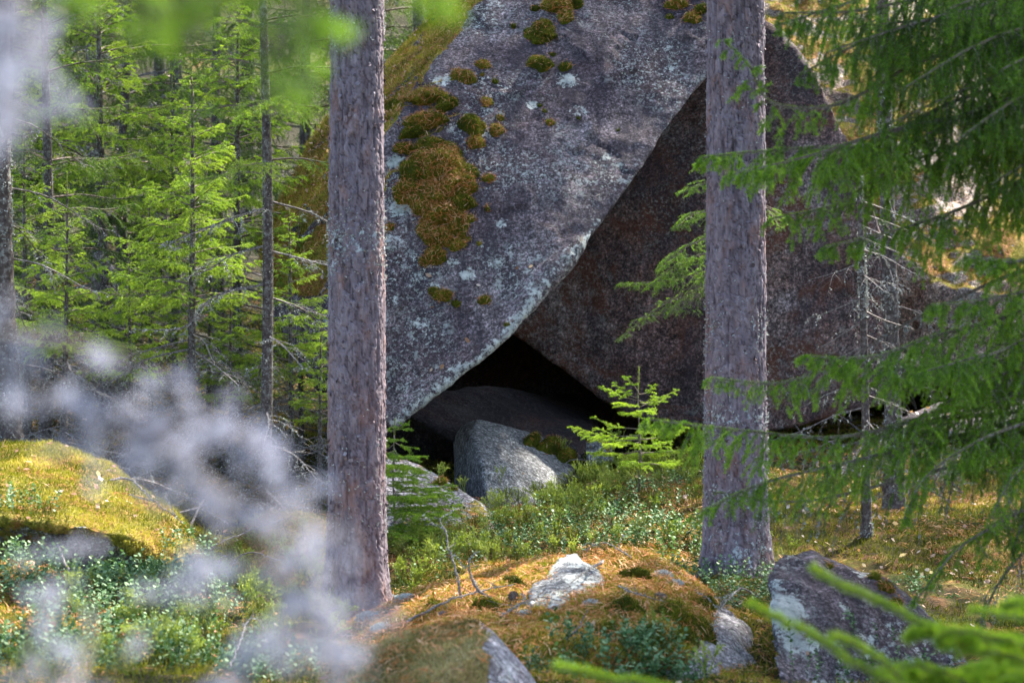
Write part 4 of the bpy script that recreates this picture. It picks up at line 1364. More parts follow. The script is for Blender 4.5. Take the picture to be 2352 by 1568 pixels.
# the little saplings
def sapling(px, Y, pyb, pyt, seed, label, Lmax, tone, per=5, whorl=0.12):
    b = at(px, pyb, Y)
    h = (pyb - pyt) * K * Y
    T, C, DD = spruce_mesh(seed, h, Lmax, 0.0, 0.009, tone, whorl, per, 0.0, dict(dens=1100, length=0.012, width=0.0019), 0.25, False, 0.04)
    root = thing('spruce_sapling', tuple(b), label, 'sapling')
    T.build('trunk', [M_TWIG, M_LICHEN], root, smooth=True)
    C.build('crown', [M_TWIG, M_NEEDLE], root)
    return root


def sparse_sapling(px, Y, pyb, pyt, seed, label, arms, tone=0.85):
    rng = np.random.default_rng(seed)
    b = at(px, pyb, Y)
    root = thing('spruce_sapling', tuple(b), label, 'sapling')
    h = (pyb - pyt) * K * Y
    A = Acc()
    z = np.linspace(-0.05, h, 20)
    pts = np.stack([0.006 * np.sin(z * 9), 0 * z, z], 1)
    A.tube(pts, 0.007 * (1 - z / h) + 0.0018, 8, 0)
    A.build('trunk', [M_TWIG], root, smooth=True)
    C = Acc()
    C.needles(pts[-6:-1], pts[-5:], 1500, 0.011, 0.0019, 1, tone + 0.1, rng=rng)
    for (y0, x1, y1, dep, sd_) in (arms + [(y + 14, x - 16, yy + 22, d_ - .35, q * .9) for (y, x, yy, d_, q) in arms[3:]] if seed == 6 else arms):
        sd_ = sd_ * (1.45 if seed == 6 else 0.85)
        s = np.array([0, 0, (784 - y0) * K * Y - b[2]])
        e = at(x1, y1, Y + dep) - b
        m_ = (s + e) / 2 - UP * 0.015 + rng.normal(size=3) * 0.008
        bough(C, [s, m_, e], rng, side=sd_, hang=0.12, r=0.003, start=0.25, step=0.035, tone=tone + rng.normal() * 0.06, np_=dict(dens=1500, length=0.0105, width=0.0019), maxter=0.09, tert=0.35, spread=0.3)
    C.build('crown', [M_TWIG, M_NEEDLE], root)
    return root


sparse_sapling(1468, 14.6, 1110, 842, 5, 'bright small spruce sapling alone in front of the cave',
               [(905, 1440, 868, -.1, .03), (905, 1498, 888, .05, .03), (915, 1410, 880, -.1, .05), (920, 1505, 905, -.1, .05), (920, 1385, 890, 0, .08), (925, 1530, 915, .2, .06), (930, 1420, 925, -.3, .08), (935, 1552, 898, .1, .1), (940, 1490, 945, -.4, .08), (945, 1440, 950, -.3, .1),
                (985, 1365, 960, -.1, .10), (990, 1500, 985, -.4, .12), (1000, 1312, 980, -.1, .17), (1010, 1340, 1000, .2, .14), (1010, 1570, 985, .1, .14), (1015, 1400, 1020, -.5, .16), (1025, 1530, 1015, -.4, .16), (1035, 1360, 1040, -.3, .14), (1040, 1590, 1030, .2, .15), (1060, 1450, 1060, -.5, .16), (1060, 1550, 1065, -.3, .15), (1000, 1460, 1000, .5, .16), (1040, 1500, 1040, .5, .16)])
sparse_sapling(905, 14.2, 1290, 960, 6, 'leafy small spruce between the left pine and the cave, over the pink slab',
               [(985, 925, 975, -.1, .06), (990, 880, 985, 0, .08), (1000, 915, 1010, -.2, .08), (1015, 948, 1028, 0, .10), (1020, 870, 1030, .1, .1), (1040, 935, 1050, -.3, .14), (1060, 900, 1070, -.4, .14), (1090, 960, 1085, 0, .15), (1110, 940, 1120, -.3, .15),
                (1130, 1000, 1120, 0, .17), (1140, 1040, 1110, .1, .17), (1150, 980, 1165, -.2, .2), (1165, 1050, 1160, 0, .18), (1180, 1010, 1195, -.1, .18), (1200, 960, 1215, -.4, .18), (1210, 900, 1225, -.4, .15), (1220, 980, 1240, -.2, .15)], 0.62)

# ------------------------------------------------------------------ the big spruce on the right
rng = np.random.default_rng(99)
TX, TY = 2560, 9.6
b = at(TX, 1500, TY)
root = thing('spruce_tree', tuple(b), 'big spruce just outside the right edge whose drooping green boughs fill the right side', 'spruce tree', 'spruces around the boulders')
A = Acc()
zt = np.linspace(-0.2, 11.0, 60)
A.tube(np.stack([0.02 * np.sin(zt), 0.02 * np.cos(zt), zt], 1), 0.11 * (1 - zt / 11.5) + 0.004, 14, 0)
A.build('trunk', [M_SPRUCEBARK], root, smooth=True)
NPR = dict(dens=1300, length=0.0125, width=0.0023)


def rb(pts, side, hang, tone, need=1.0, bare=0.0, start=0.1, lichen=0.0, r=0.011, step=0.05, tert=0.42, ang=55, dead=False, taper=0.6, spread=.15):
    C = Acc()
    bough(C, [at(*p) - b for p in pts], rng, side=side * 1.25, hang=hang * (1.7 if tone < 0.45 else 1.1), r=r, start=start, step=step, tone=tone + (0.08 if tone > 0.45 else -0.08), need=need, bare=bare, np_=NPR, lichen=lichen, tert=0.6, ang=ang, dead=dead, maxter=0.24, taper=taper, spread=spread, tprob=0.55 if tone < 0.45 else 0.8, sag=0.9 if tone < 0.45 else 0.35, tipgain=0.35)
    return C.build('bough', [M_TWIG, M_NEEDLE_DEEP, M_LICHEN], root)


# top mass of hanging curtains
rb([(2560, -160, 9.6), (2300, -60, 9.3), (2000, 20, 9.0), (1800, 30, 8.8)], .40, .9, .40)
rb([(2560, -60, 9.6), (2300, 0, 9.1), (2080, 60, 8.9), (1900, 120, 8.7)], .42, 1.0, .38)
rb([(2560, -20, 9.6), (2420, 40, 9.0), (2250, 100, 8.6), (2080, 200, 8.5)], .46, 1.0, .34)
rb([(2560, 60, 9.6), (2430, 120, 9.2), (2250, 190, 9.0), (2050, 280, 8.8)], .46, 1.0, .32)
rb([(2560, 100, 9.6), (2480, 160, 8.9), (2330, 230, 8.4), (2200, 320, 8.3)], .42, 1.0, .34)
rb([(2560, 160, 9.6), (2450, 250, 9.8), (2300, 320, 9.6), (2150, 380, 9.5)], .42, 1.0, .30)
rb([(2560, 0, 9.6), (2400, 20, 10.1), (2200, 70, 10.2), (2050, 130, 10.1)], .42, .9, .30)
rb([(2560, -100, 9.6), (2300, -40, 9.9), (2050, -20, 9.9), (1780, 60, 9.6)], .36, .8, .40)
rb([(2560, -200, 9.6), (2480, -100, 9.0), (2330, -40, 8.6), (2180, 20, 8.5)], .46, 1.0, .42)
rb([(2560, 200, 9.6), (2480, 300, 9.1), (2380, 360, 8.8), (2280, 420, 8.7)], .40, 1.0, .36)
rb([(2560, -40, 9.6), (2500, 60, 8.8), (2400, 110, 8.4), (2300, 160, 8.3)], .46, 1.0, .36)
rb([(2560, -220, 9.6), (2250, -130, 9.1), (2000, -70, 8.8), (1850, -30, 8.7)], .42, 1.0, .42)
rb([(2560, 100, 9.6), (2300, 120, 9.6), (2150, 170, 9.5), (1990, 230, 9.4)], .38, 1.0, .36)
rb([(2560, -80, 9.6), (2450, 0, 9.3), (2200, 40, 9.1), (1960, 60, 9.0)], .44, 1.0, .40)
rb([(2560, 140, 9.6), (2400, 200, 9.2), (2220, 260, 9.0), (2080, 340, 9.0)], .42, 1.1, .34)
rb([(2560, 20, 9.6), (2500, 140, 9.4), (2420, 230, 9.3), (2380, 330, 9.2)], .42, 1.1, .34)
rb([(2560, -120, 9.9), (2400, -60, 10.0), (2250, 10, 10.1), (2120, 100, 10.1)], .46, 1.0, .22)
rb([(2560, 60, 9.9), (2440, 150, 10.1), (2330, 230, 10.2), (2240, 330, 10.2)], .44, 1.0, .2)
rb([(2560, 0, 9.9), (2300, 60, 10.2), (2130, 120, 10.3), (2000, 180, 10.3)], .44, 1.0, .24)
rb([(2560, 160, 9.7), (2470, 260, 9.6), (2400, 350, 9.5), (2330, 450, 9.4)], .40, 1.0, .26)
# the greyish arm with a small leafy tip lying over the right pine
rb([(2560, 40, 9.6), (2150, 130, 9.2), (2000, 205, 9.1), (1900, 245, 9.0), (1770, 235, 8.9), (1720, 150, 8.85), (1665, 95, 8.8)], .17, .8, .50, need=.55, bare=.35, start=.45)
rb([(2560, 120, 9.6), (2200, 230, 9.3), (2000, 330, 9.1), (1850, 340, 9.0), (1720, 350, 9.0), (1612, 362, 8.9)], .30, .8, .50, start=.25)
rb([(2560, 200, 9.6), (2200, 330, 9.2), (2030, 400, 9.0), (1920, 470, 9.0), (1780, 500, 8.9)], .32, 1.0, .46, need=.9)
rb([(2300, 250, 9.3), (2050, 300, 9.0), (1850, 360, 8.8), (1680, 400, 8.7)], .28, .9, .52, start=.2)
rb([(2560, 300, 9.6), (2250, 460, 9.2), (2050, 530, 9.0), (1895, 568, 8.9)], .30, 1.0, .48)
rb([(2560, 470, 9.6), (2420, 560, 9.2), (2340, 600, 9.0), (2220, 590, 8.9)], .26, .5, .50)
rb([(2560, 500, 9.6), (2420, 640, 9.1), (2250, 690, 8.9), (2140, 700, 8.8)], .3, .9, .48)
rb([(2560, 600, 9.6), (2330, 720, 9.2), (2150, 770, 9.0), (2000, 820, 8.9), (1855, 818, 8.8)], .33, .85, .52)
rb([(2560, 650, 9.6), (2330, 790, 9.0), (2200, 830, 8.8), (2100, 860, 8.7)], .36, 1.1, .46)
rb([(2560, 760, 9.6), (2300, 830, 9.3), (2000, 850, 9.1), (1900, 850, 9.0), (1780, 880, 9.0), (1632, 868, 8.9)], .24, .8, .54, need=.6, bare=.2, start=.2)
rb([(2560, 850, 9.6), (2250, 920, 9.2), (1950, 1000, 9.1), (1720, 990, 9.0), (1490, 962, 8.9)], .33, .75, .55, need=.85, start=.25)
rb([(2560, 900, 9.6), (2200, 1000, 9.2), (1950, 1060, 9.0), (1750, 1110, 8.9), (1600, 1180, 8.8)], .30, .8, .50, need=.8, start=.2)
rb([(2560, 880, 9.6), (2380, 960, 9.1), (2250, 1010, 8.9), (2130, 1090, 8.8), (2080, 1180, 8.8)], .30, 1.2, .52, need=.75)
rb([(2560, 930, 9.6), (2420, 1020, 8.9), (2330, 1090, 8.7), (2280, 1180, 8.6)], .32, 1.2, .48, need=.7)
rb([(2560, 820, 9.6), (2350, 900, 9.2), (2200, 950, 9.1), (2050, 980, 9.1)], .3, 1.2, .45, need=.6)
rb([(2560, 1050, 9.6), (2330, 1180, 9.2), (2200, 1260, 9.0), (2110, 1370, 8.9)], .2, .8, .46, need=.7)
rb([(2560, 900, 9.6), (2450, 930, 9.3), (2330, 970, 9.2), (2200, 1060, 9.1)], .34, 1.2, .44, need=.8)
rb([(2560, 1000, 9.6), (2460, 1060, 9.2), (2380, 1130, 9.0), (2330, 1250, 9.0)], .30, 1.2, .44, need=.8)
rb([(2560, 800, 9.6), (2400, 830, 9.3), (2250, 880, 9.1), (2120, 960, 9.0)], .34, 1.1, .5, need=.85)
rb([(2560, 0, 9.6), (2250, 30, 9.5), (2000, 90, 9.4), (1840, 170, 9.3)], .34, 1.0, .42)
# grey dead boughs
rb([(2560, 550, 9.6), (2300, 640, 9.9), (2050, 760, 9.9), (1900, 870, 9.9)], .22, .4, .3, need=0, lichen=.15, dead=True, start=.3)
rb([(2560, 930, 9.6), (2200, 960, 9.9), (1950, 1020, 10.0), (1750, 1050, 10)], .3, .5, .3, need=0, lichen=.5, dead=True)
rb([(2560, 980, 9.6), (2150, 1080, 9.6), (1850, 1150, 9.8), (1640, 1130, 9.8)], .3, .5, .3, need=.1, lichen=.25, dead=True)
rb([(2560, 1100, 9.6), (2400, 1220, 9.5), (2300, 1330, 9.6), (2250, 1440, 9.7)], .3, .8, .3, need=.1, lichen=.2, dead=True)
C = Acc()
clump_crown(C, 0, 0, 4.2, 11.0, 2.2, 4500, rng, conical=True)
C.build('crown', [M_TWIG, M_NEEDLE_DEEP], root)

# ------------------------------------------------------------------ blurred near growth
rng = np.random.default_rng(123)
def near_tree(label, stem, arms, parts, NPX, mats, lich=False):
    pass


# low spruce at lower right whose twig tips cross the grey boulder
b = at(2560, 1750, 4.7)
root = thing('young_spruce', tuple(b), 'near young spruce at the lower right corner, blurred twig tips pointing left', 'spruce tree')
A = Acc()
zt = np.linspace(-0.4, 0.55, 12)
A.tube(np.stack([0 * zt, 0 * zt, zt], 1), 0.016 * (1 - zt / 0.9), 10, 0)
A.build('trunk', [M_TWIG], root, smooth=True)
NPN = dict(dens=3800, length=0.018, width=0.0024)
for pts in ([(2560, 1650, 4.7), (2300, 1620, 4.5), (2060, 1575, 4.3), (1900, 1480, 4.25), (1722, 1388, 4.2)],
            [(2560, 1560, 4.7), (2352, 1480, 4.5), (2150, 1440, 4.4), (2000, 1375, 4.35), (1862, 1308, 4.3)],
            [(2300, 1640, 4.6), (2120, 1600, 4.4), (2040, 1530, 4.3), (1975, 1485, 4.25), (1912, 1458, 4.2)],
            [(2300, 1700, 4.6), (1900, 1640, 4.4), (1500, 1575, 4.2), (1275, 1528, 4.1)],
            [(2560, 1520, 4.7), (2450, 1440, 4.6), (2352, 1420, 4.5), (2230, 1400, 4.5)],
            [(2560, 1540, 4.7), (2400, 1500, 4.5), (2250, 1455, 4.4), (2090, 1450, 4.4)],
            [(2300, 1640, 4.6), (2200, 1560, 4.5), (2110, 1530, 4.4), (2020, 1545, 4.4)],
            [(2560, 1600, 4.7), (2420, 1540, 4.5), (2300, 1500, 4.4), (2200, 1500, 4.4)]):
    q, L = resample([at(*p) - b for p in pts], 0.02)
    C = Acc()
    n = len(q)
    rr = np.linspace(0.0055, 0.0025, n)
    q = q + rng.normal(size=q.shape) * 0.002
    C.segs(q[:-1], q[1:], rr[:-1], rr[1:], 0)
    C.needles(q[:-1], q[1:], NPN['dens'], NPN['length'], NPN['width'], 1, np.linspace(0.55, 0.95, n - 1), rng=rng, up=0.4, jit=0.2)
    C.build('shoot', [M_TWIG, M_NEEDLE], root)
for pts, sd_ in (([(2560, 1560, 4.8), (2450, 1500, 4.6), (2300, 1470, 4.5), (2130, 1450, 4.4)], .13), ([(2560, 1640, 4.8), (2420, 1590, 4.7), (2250, 1560, 4.7), (2100, 1540, 4.6)], .16), ([(2560, 1480, 4.8), (2480, 1400, 4.7), (2380, 1385, 4.6), (2300, 1390, 4.6)], .1),
                 ([(2560, 1600, 4.9), (2450, 1560, 4.9), (2330, 1530, 4.9), (2210, 1540, 4.9)], .16)):
    C = Acc()
    bough(C, [at(*p) - b for p in pts], rng, side=sd_, hang=.25, r=.005, start=.15, step=.03, tone=.78, np_=NPN, spread=.4, tert=.3)
    C.build('bough', [M_TWIG, M_NEEDLE], root)

# spruce bough close to the lens, top left
b = at(560, -900, 1.75)
root = thing('overhanging_bough', tuple(b), 'very near green spruce bough hanging into the top left, wholly out of focus', 'branch')
NPC = dict(dens=2400, length=0.015, width=0.0013)
for pts, sd_ in (([(560, -900, 1.75), (520, -300, 1.7), (420, -60, 1.65), (360, 70, 1.6)], .035), ([(560, -900, 1.75), (640, -300, 1.7), (680, 0, 1.65), (720, 170, 1.6)], .03), ([(560, -900, 1.75), (450, -250, 1.7), (260, -60, 1.6), (200, 30, 1.55)], .035),
                 ([(560, -900, 1.75), (800, -300, 1.7), (960, -100, 1.7), (1010, 0, 1.7)], .03), ([(560, -900, 1.75), (620, -350, 1.75), (560, -120, 1.75), (500, -20, 1.75)], .035)):
    C = Acc()
    bough(C, [at(*p) - b for p in pts], rng, side=sd_, hang=.2, r=.003, start=.5, step=.014, tone=.62, np_=NPC, spread=.6, tert=.3, need=.4)
    C.build('sprig', [M_TWIG, M_NEEDLE], root)

# lichen-hung dead branches close to the lens on the left
def lichen_branch(root, b, pts, w, n, rng, size=0.010, stretch=1.0, twigs=6, tone=.7):
    q, L = resample([at(*p) - b for p in pts], 0.01)
    C = Acc()
    m = len(q)
    rr = np.linspace(0.0028, 0.0012, m)
    C.segs(q[:-1], q[1:], rr[:-1], rr[1:], 0)
    # side twiglets carrying beard lichen
    k = int(n * 0.11)
    i = rng.integers(int(m * 0.05), m, k)
    i = np.where(fbm(q[i], 14, 2, int(w * 1e4)) > -0.12, i, rng.integers(int(m * .3), m, k))
    s = q[i]
    e = s + rng.normal(size=(k, 3)) * w * np.array([2.4, 2.4, 1.9]) - UP * w * 0.3
    C.segs(s, e, 0.0008, 0.0005, 0)
    C.needles(s, e, 330, size, size * 0.6, 1, tone, fwd=0.2, up=-0.3, rng=rng, jit=.2)
    return C.build('lichened_twig', [M_DEADWOOD, M_LICHEN_SKYLIT], root)


rng = np.random.default_rng(321)
b = at(-500, 700, 1.5)
root = thing('lichened_branch', tuple(b), 'near dead branch furred with pale lichen, a grey blur sweeping down the left side', 'branch')
Z1 = 1.5
lichen_branch(root, b, [(-500, 700, 1.5), (-100, 740, 1.55), (60, 770, 1.6), (180, 790, 1.62), (300, 820, 1.65)], .006, 130, rng)
lichen_branch(root, b, [(-500, 700, 1.5), (-150, 800, 1.5), (20, 860, 1.5), (130, 930, 1.5), (230, 1000, 1.5), (330, 990, 1.5)], .008, 210, rng)
lichen_branch(root, b, [(230, 960, 1.5), (330, 990, 1.5), (410, 1060, 1.5), (500, 1120, 1.5), (570, 1190, 1.5)], .011, 210, rng)
lichen_branch(root, b, [(500, 1120, 1.5), (590, 1230, 1.5), (650, 1330, 1.5), (740, 1420, 1.5), (770, 1520, 1.5)], .010, 230, rng)
lichen_branch(root, b, [(330, 990, 1.5), (450, 960, 1.5), (560, 1000, 1.5), (640, 1080, 1.5)], .008, 120, rng)
lichen_branch(root, b, [(560, 1130, 1.5), (680, 1180, 1.5), (800, 1230, 1.5)], .007, 70, rng)
b2 = at(-300, 2000, 1.5)
root2 = thing('lichened_branch', tuple(b2), 'near lichened dead twigs rising from the bottom left corner, out of focus', 'branch')
lichen_branch(root2, b2, [(-300, 2000, 1.5), (0, 1700, 1.55), (60, 1500, 1.6), (120, 1330, 1.6)], .009, 150, rng)
lichen_branch(root2, b2, [(-300, 2000, 1.5), (150, 1650, 1.6), (300, 1480, 1.6), (420, 1390, 1.6), (480, 1270, 1.6)], .010, 190, rng)
lichen_branch(root2, b2, [(-300, 2000, 1.5), (300, 1680, 1.5), (520, 1560, 1.5), (600, 1430, 1.5)], .011, 190, rng)
lichen_branch(root2, b2, [(0, 1760, 1.5), (200, 1500, 1.65), (160, 1250, 1.7)], .008, 90, rng)
b3 = at(-400, -300, 1.35)
root3 = thing('lichened_branch', tuple(b3), 'near pale lichened branch blurring out the top left corner', 'branch')
lichen_branch(root3, b3, [(-400, -300, 1.35), (-100, -60, 1.3), (0, 60, 1.3), (30, 200, 1.3), (20, 280, 1.3)], .014, 430, rng)
lichen_branch(root3, b3, [(-200, -300, 1.35), (20, -60, 1.3), (70, 40, 1.3), (90, 150, 1.3)], .010, 170, rng)

# ------------------------------------------------------------------ tall pines added beyond the frame to block the sun and shade the place
rng = np.random.default_rng(55)
A = Acc()
clump_crown(A, 0, 0, 6.0, 15.0, 2.6, 5200, rng)
cr = A.build('crown', [M_TWIG, M_NEEDLE_DEEP])
A = Acc()
zt = np.linspace(-0.3, 14.5, 60)
A.tube(np.stack([0.05 * np.sin(zt * .5), 0.05 * np.cos(zt * .4), zt], 1), 0.15 * (1 - zt / 16), 16, 0)
tk = A.build('trunk', [M_SPRUCEBARK], smooth=True)
SHADE = [(5.7, 14.0, 0), (9.9, 18.3, 1), (6.8, 23.3, 2), (11.5, 17.5, 4), (3.0, 24.5, 5), (0.3, 25.8, 1.3), (12.5, 24.5, 2.2), (7.0, 12.8, 0.7), (9.8, 14.5, 0.2)]
for i, (x, y, rz) in enumerate(SHADE):
    z = float(ground_z(x, y)[0])
    r_ = thing('shade_pine', (x, y, z), 'tall pine added behind and to the right as a sun blocker, its crown high above the picture', 'pine tree', 'tall pines added beyond the boulders to cast shade')
    r_.rotation_euler = (0, 0, rz)
    for o in (cr, tk):
        c = o if i == 0 else o.copy()
        if i:
            COL.objects.link(c)
        c.parent = r_

# ------------------------------------------------------------------ dwarf shrubs and herbs
def leaf_sprig(n, seed, h=0.12, leaf=0.014):
    rng = np.random.default_rng(seed)
    A = Acc()
    stem = np.array([[0, 0, 0], [0.006, 0.004, h * .5], [0.012, 0.0, h]])
    A.segs(stem[:-1], stem[1:], 0.001, 0.0008, 0, 0.0)
    for i in range(n):
        f = 0.25 + 0.75 * i / n
        c = np.array([np.interp(f, [0, .5, 1], stem[:, k]) for k in range(3)])
        a = i * 2.4
        d = norm(np.array([math.cos(a), math.sin(a), 0.35 + 0.4 * rng.random()]))
        s = norm(np.cross(d, UP)) * leaf * 0.36
        u = norm(np.cross(s, d))
        L = leaf * (0.8 + 0.4 * rng.random())
        v = [c, c + d * L * .35 + s, c + d * L * .8 + s * .75, c + d * L, c + d * L * .8 - s * .75, c + d * L * .35 - s]
        A.add(v, [[0, 1, 5], [1, 4, 5], [1, 2, 4], [2, 3, 4]], 0, rng.normal() * 0.15 + 0.05 + 0.25 * f)
    return np.concatenate(A.v), np.concatenate(A.t), np.concatenate(A.a)


def stick_sprig(n, seed, h=0.19):
    rng = np.random.default_rng(seed)
    A = Acc()

    def grow(p, d, L, lev):
        e = p + d * L
        A.segs([p], [e], 0.0015 - 0.0002 * lev, 0.0012 - 0.0002 * lev, 0, 0.12 * lev)
        if lev < 3:
            for k in range(2 if lev else 3):
                grow(p + d * L * (0.5 + 0.5 * rng.random()), norm(d + rng.normal(size=3) * 0.38 + UP * .25), L * 0.6, lev + 1)
        if lev >= 2:
            for k in range(1):
                q = p + d * L * rng.random()
                dd = norm(d + rng.normal(size=3) * .8)
                s = norm(np.cross(dd, rng.normal(size=3))) * 0.003
                A.add([q, q + dd * .006 + s, q + dd * .013, q + dd * .006 - s], [[0, 1, 2], [0, 2, 3]], 0, 0.25)
    for i in range(n):
        a = rng.random() * 6.28
        grow(np.array([math.cos(a), math.sin(a), 0]) * 0.02 * rng.random(), norm(UP + rng.normal(size=3) * 0.22), h * 0.42, 0)
    return np.concatenate(A.v), np.concatenate(A.t), np.concatenate(A.a)


def scatter_patches(name, patches, temps, mat, scale, lean, label, cat, seed, tone=0.45, sink=0.0, qty=1.0):
    """patches: (px, py, radius m, count); each plant stands where a vertical drop meets rock or ground."""
    rng = np.random.default_rng(seed)
    A = Acc()
    for (px, py, rad, cnt) in patches:
        c, nn = look(px, py)
        if c is None:
            continue
        pts, nrm_ = [], []
        ptone = rng.normal() * 0.08
        for i in range(int(cnt * qty)):
            r = rad * math.sqrt(rng.random())
            a = rng.random() * 6.28
            x, y = c[0] + r * math.cos(a), c[1] + r * math.sin(a) * 1.2
            h, n = drop(x, y, z=c[2] + 0.35)
            if h is None or abs(h[2] - c[2]) > (0.10 + 0.25 * rad):
                continue
            if n[2] < 0.35:
                continue
            pts.append(h - UP * sink)
            nrm_.append(norm(UP * 1.5 + n * .5))
        if not pts:
            continue
        pts, nrm_ = np.array(pts), np.array(nrm_)
        w = rng.integers(0, len(temps), len(pts))
        for k in range(len(temps)):
            s = w == k
            if s.any():
                A.template(temps[k][0], temps[k][1], pts[s], nrm_[s], scale * (0.7 + 0.6 * rng.random(s.sum())), rng, 0, tone + ptone + rng.normal(size=s.sum()) * 0.18, lean, temps[k][2])
    o = A.build(name, mat)
    tag(o, label, cat, kind='stuff')
    return o


LS = [leaf_sprig(9, s, 0.11, 0.018) for s in (1, 2, 3, 7)]
LSB = [leaf_sprig(14, s, 0.15, 0.016) for s in (4, 5)]
LING = [(30, 1225, .2, 160), (100, 1290, .25, 200), (200, 1330, .25, 200), (320, 1360, .25, 200), (420, 1330, .3, 260), (60, 1330, .4, 380), (200, 1400, .4, 380), (320, 1440, .35, 300), (100, 1480, .35, 350), (250, 1520, .35, 320), (400, 1420, .3, 220), (30, 1530, .3, 250),
        (430, 1370, .2, 200), (500, 1530, .3, 160), (330, 1350, .3, 250), (560, 1560, .3, 120),
        (1270, 1558, .13, 80), (1340, 1560, .13, 80), (1430, 1555, .15, 120), (1500, 1550, .15, 120), (1550, 1566, .13, 80), (1480, 1525, .08, 40),
        (1640, 1350, .2, 60), (1590, 1330, .2, 60), (1560, 1270, .45, 150), (1500, 1240, .5, 150), (1380, 1210, .5, 170), (1250, 1220, .5, 170), (1200, 1260, .5, 150), (1300, 1250, .5, 160), (1450, 1180, .5, 130), (1100, 1260, .4, 80), (1620, 1190, .5, 110), (1400, 1140, .5, 90), (1560, 1120, .5, 90),
        (1720, 1390, .2, 110), (1740, 1350, .25, 100), (1050, 1240, .35, 90), (2080, 1360, .2, 60), (960, 1330, .4, 60), (1960, 1560, .3, 100), (1760, 1380, .1, 40), (650, 1080, .6, 60)]
scatter_patches('lingonberry', LING, LS, M_LINGON, 1.0, 0.35, 'small glossy dark green lingonberry leaves in low patches', 'lingonberry shrubs', 1, 0.5, qty=0.36)
SS = [stick_sprig(4, s) for s in (1, 2, 3, 4)]
BIL = [(1290, 1165, .2, 100), (1340, 1130, .25, 150), (1200, 1215, .2, 90), (1380, 1090, .35, 120), (1150, 1150, .2, 60), (1480, 1090, .4, 110), (1350, 1160, .45, 110), (1250, 1180, .4, 100), (1550, 1110, .4, 80), (1450, 1150, .5, 80),
       (930, 1290, .4, 110), (1000, 1300, .45, 130), (1060, 1270, .45, 110), (920, 1340, .4, 120), (1100, 1300, .4, 110), (1150, 1240, .5, 100), (1220, 1290, .4, 80), (1350, 1260, .4, 60), (1600, 1240, .5, 50), (640, 1330, .4, 130), (600, 1400, .4, 150), (700, 1400, .35, 110), (560, 1380, .3, 90),
       (380, 1440, .3, 60), (440, 1500, .35, 70), (150, 1560, .3, 50), (330, 1500, .3, 40), (1650, 1300, .4, 40), (540, 1500, .4, 60), (1080, 1180, .3, 50), (100, 1400, .4, 50), (1520, 1560, .2, 30), (1700, 1200, .5, 40), (1640, 1100, .5, 60)]
scatter_patches('blueberry_stems', BIL, SS, M_BILB, 1.0, 0.25, 'leafless green blueberry stems standing in front of the cave and beside the pines', 'blueberry shrubs', 2, 0.38, qty=0.12)


# tussocks of reindeer lichen, countable cushions
def reindeer(px, py, r, seed, label, n=520):
    rng = np.random.default_rng(seed)
    c, nn = look(px, py)
    A = Acc()
    d = rng.normal(size=(n, 3))
    d[:, 2] = np.abs(d[:, 2])
    d = norm(d)
    p = d * (rng.random((n, 1)) ** 0.4) * r * np.array([1, 1, .6])
    A.segs(p * 0.55, p, 0.0012, 0.0016, 0, 0.55)
    A.needles(p, p + d * 0.004, 900, 0.010, 0.0035, 0, 0.75, rng=rng, fwd=.3)
    o = A.build('reindeer_lichen', M_LICHEN)
    o.location = c
    tag(o, label, 'lichen', 'pale lichen cushions')
    return o


reindeer(900, 1385, .07, 1, 'long pale lichen cushion on the mound right beside the left pine')
reindeer(935, 1382, .06, 2, 'small pale lichen cushion on the mound, right of the one by the pine')
reindeer(850, 1425, .07, 3, 'whitish lichen cushion at the mound edge below the left pine')
reindeer(1205, 1413, .033, 4, 'round grey lichen ball between the front boulder and the white stone', 300)
reindeer(1520, 1325, .05, 5, 'bright white lichen tuft on the mound right of the white stone')
reindeer(1548, 1345, .045, 6, 'smaller white lichen tuft beside the bright one on the mound')
reindeer(1360, 1390, .04, 7, 'dull grey lichen tuft just below the white stone')
reindeer(880, 1450, .06, 8, 'pale lichen cushion above the front boulder at its left end')
reindeer(440, 1345, .05, 9, 'white lichen tuft among the lingonberry leaves, lower left')


# dead sticks
def stick(pts, r, seed, label, lich=0.2, side=.12, cat='dead branch'):
    rng = np.random.default_rng(seed)
    W = [np.asarray(p) for p in pts]
    b = W[0]
    A = Acc()
    q, L = resample([p - b for p in W], 0.03)
    q = q + rng.normal(size=q.shape) * r * 0.5
    A.tube(q, np.linspace(r, r * .35, len(q)), 7, 0)
    n = int(L / 0.07)
    for i in range(n):
        k = rng.integers(len(q) // 4, len(q))
        d = norm(rng.normal(size=3) + UP * .3)
        l = side * (0.4 + rng.random())
        m_ = q[k] + d * l * .5 + rng.normal(size=3) * .01
        e = m_ + norm(d + rng.normal(size=3) * .5) * l * .5
        A.segs([q[k], m_], [m_, e], [r * .35, r * .25], [r * .25, r * .12], 0)
        if rng.random() < lich:
            A.needles([q[k], m_], [m_, e], 200, .012, .008, 1, .5, fwd=.2, rng=rng, jit=.2)
    A.needles(q[:-1], q[1:], 160 * lich, .013, .009, 1, .5, fwd=.2, rng=rng, jit=.2)
    o = A.build('dead_branch', [M_DEADWOOD, M_LICHEN])
    o.location = b
    tag(o, label, cat, 'dead sticks on the ground')


def on(px, py, dz=0.02):
    c, n = look(px, py)
    return c + UP * dz


def near(px, py, ref, dy=0.0):
    """a point on the line of sight at about the distance of ref"""
    return at(px, py, ref[1] + dy)


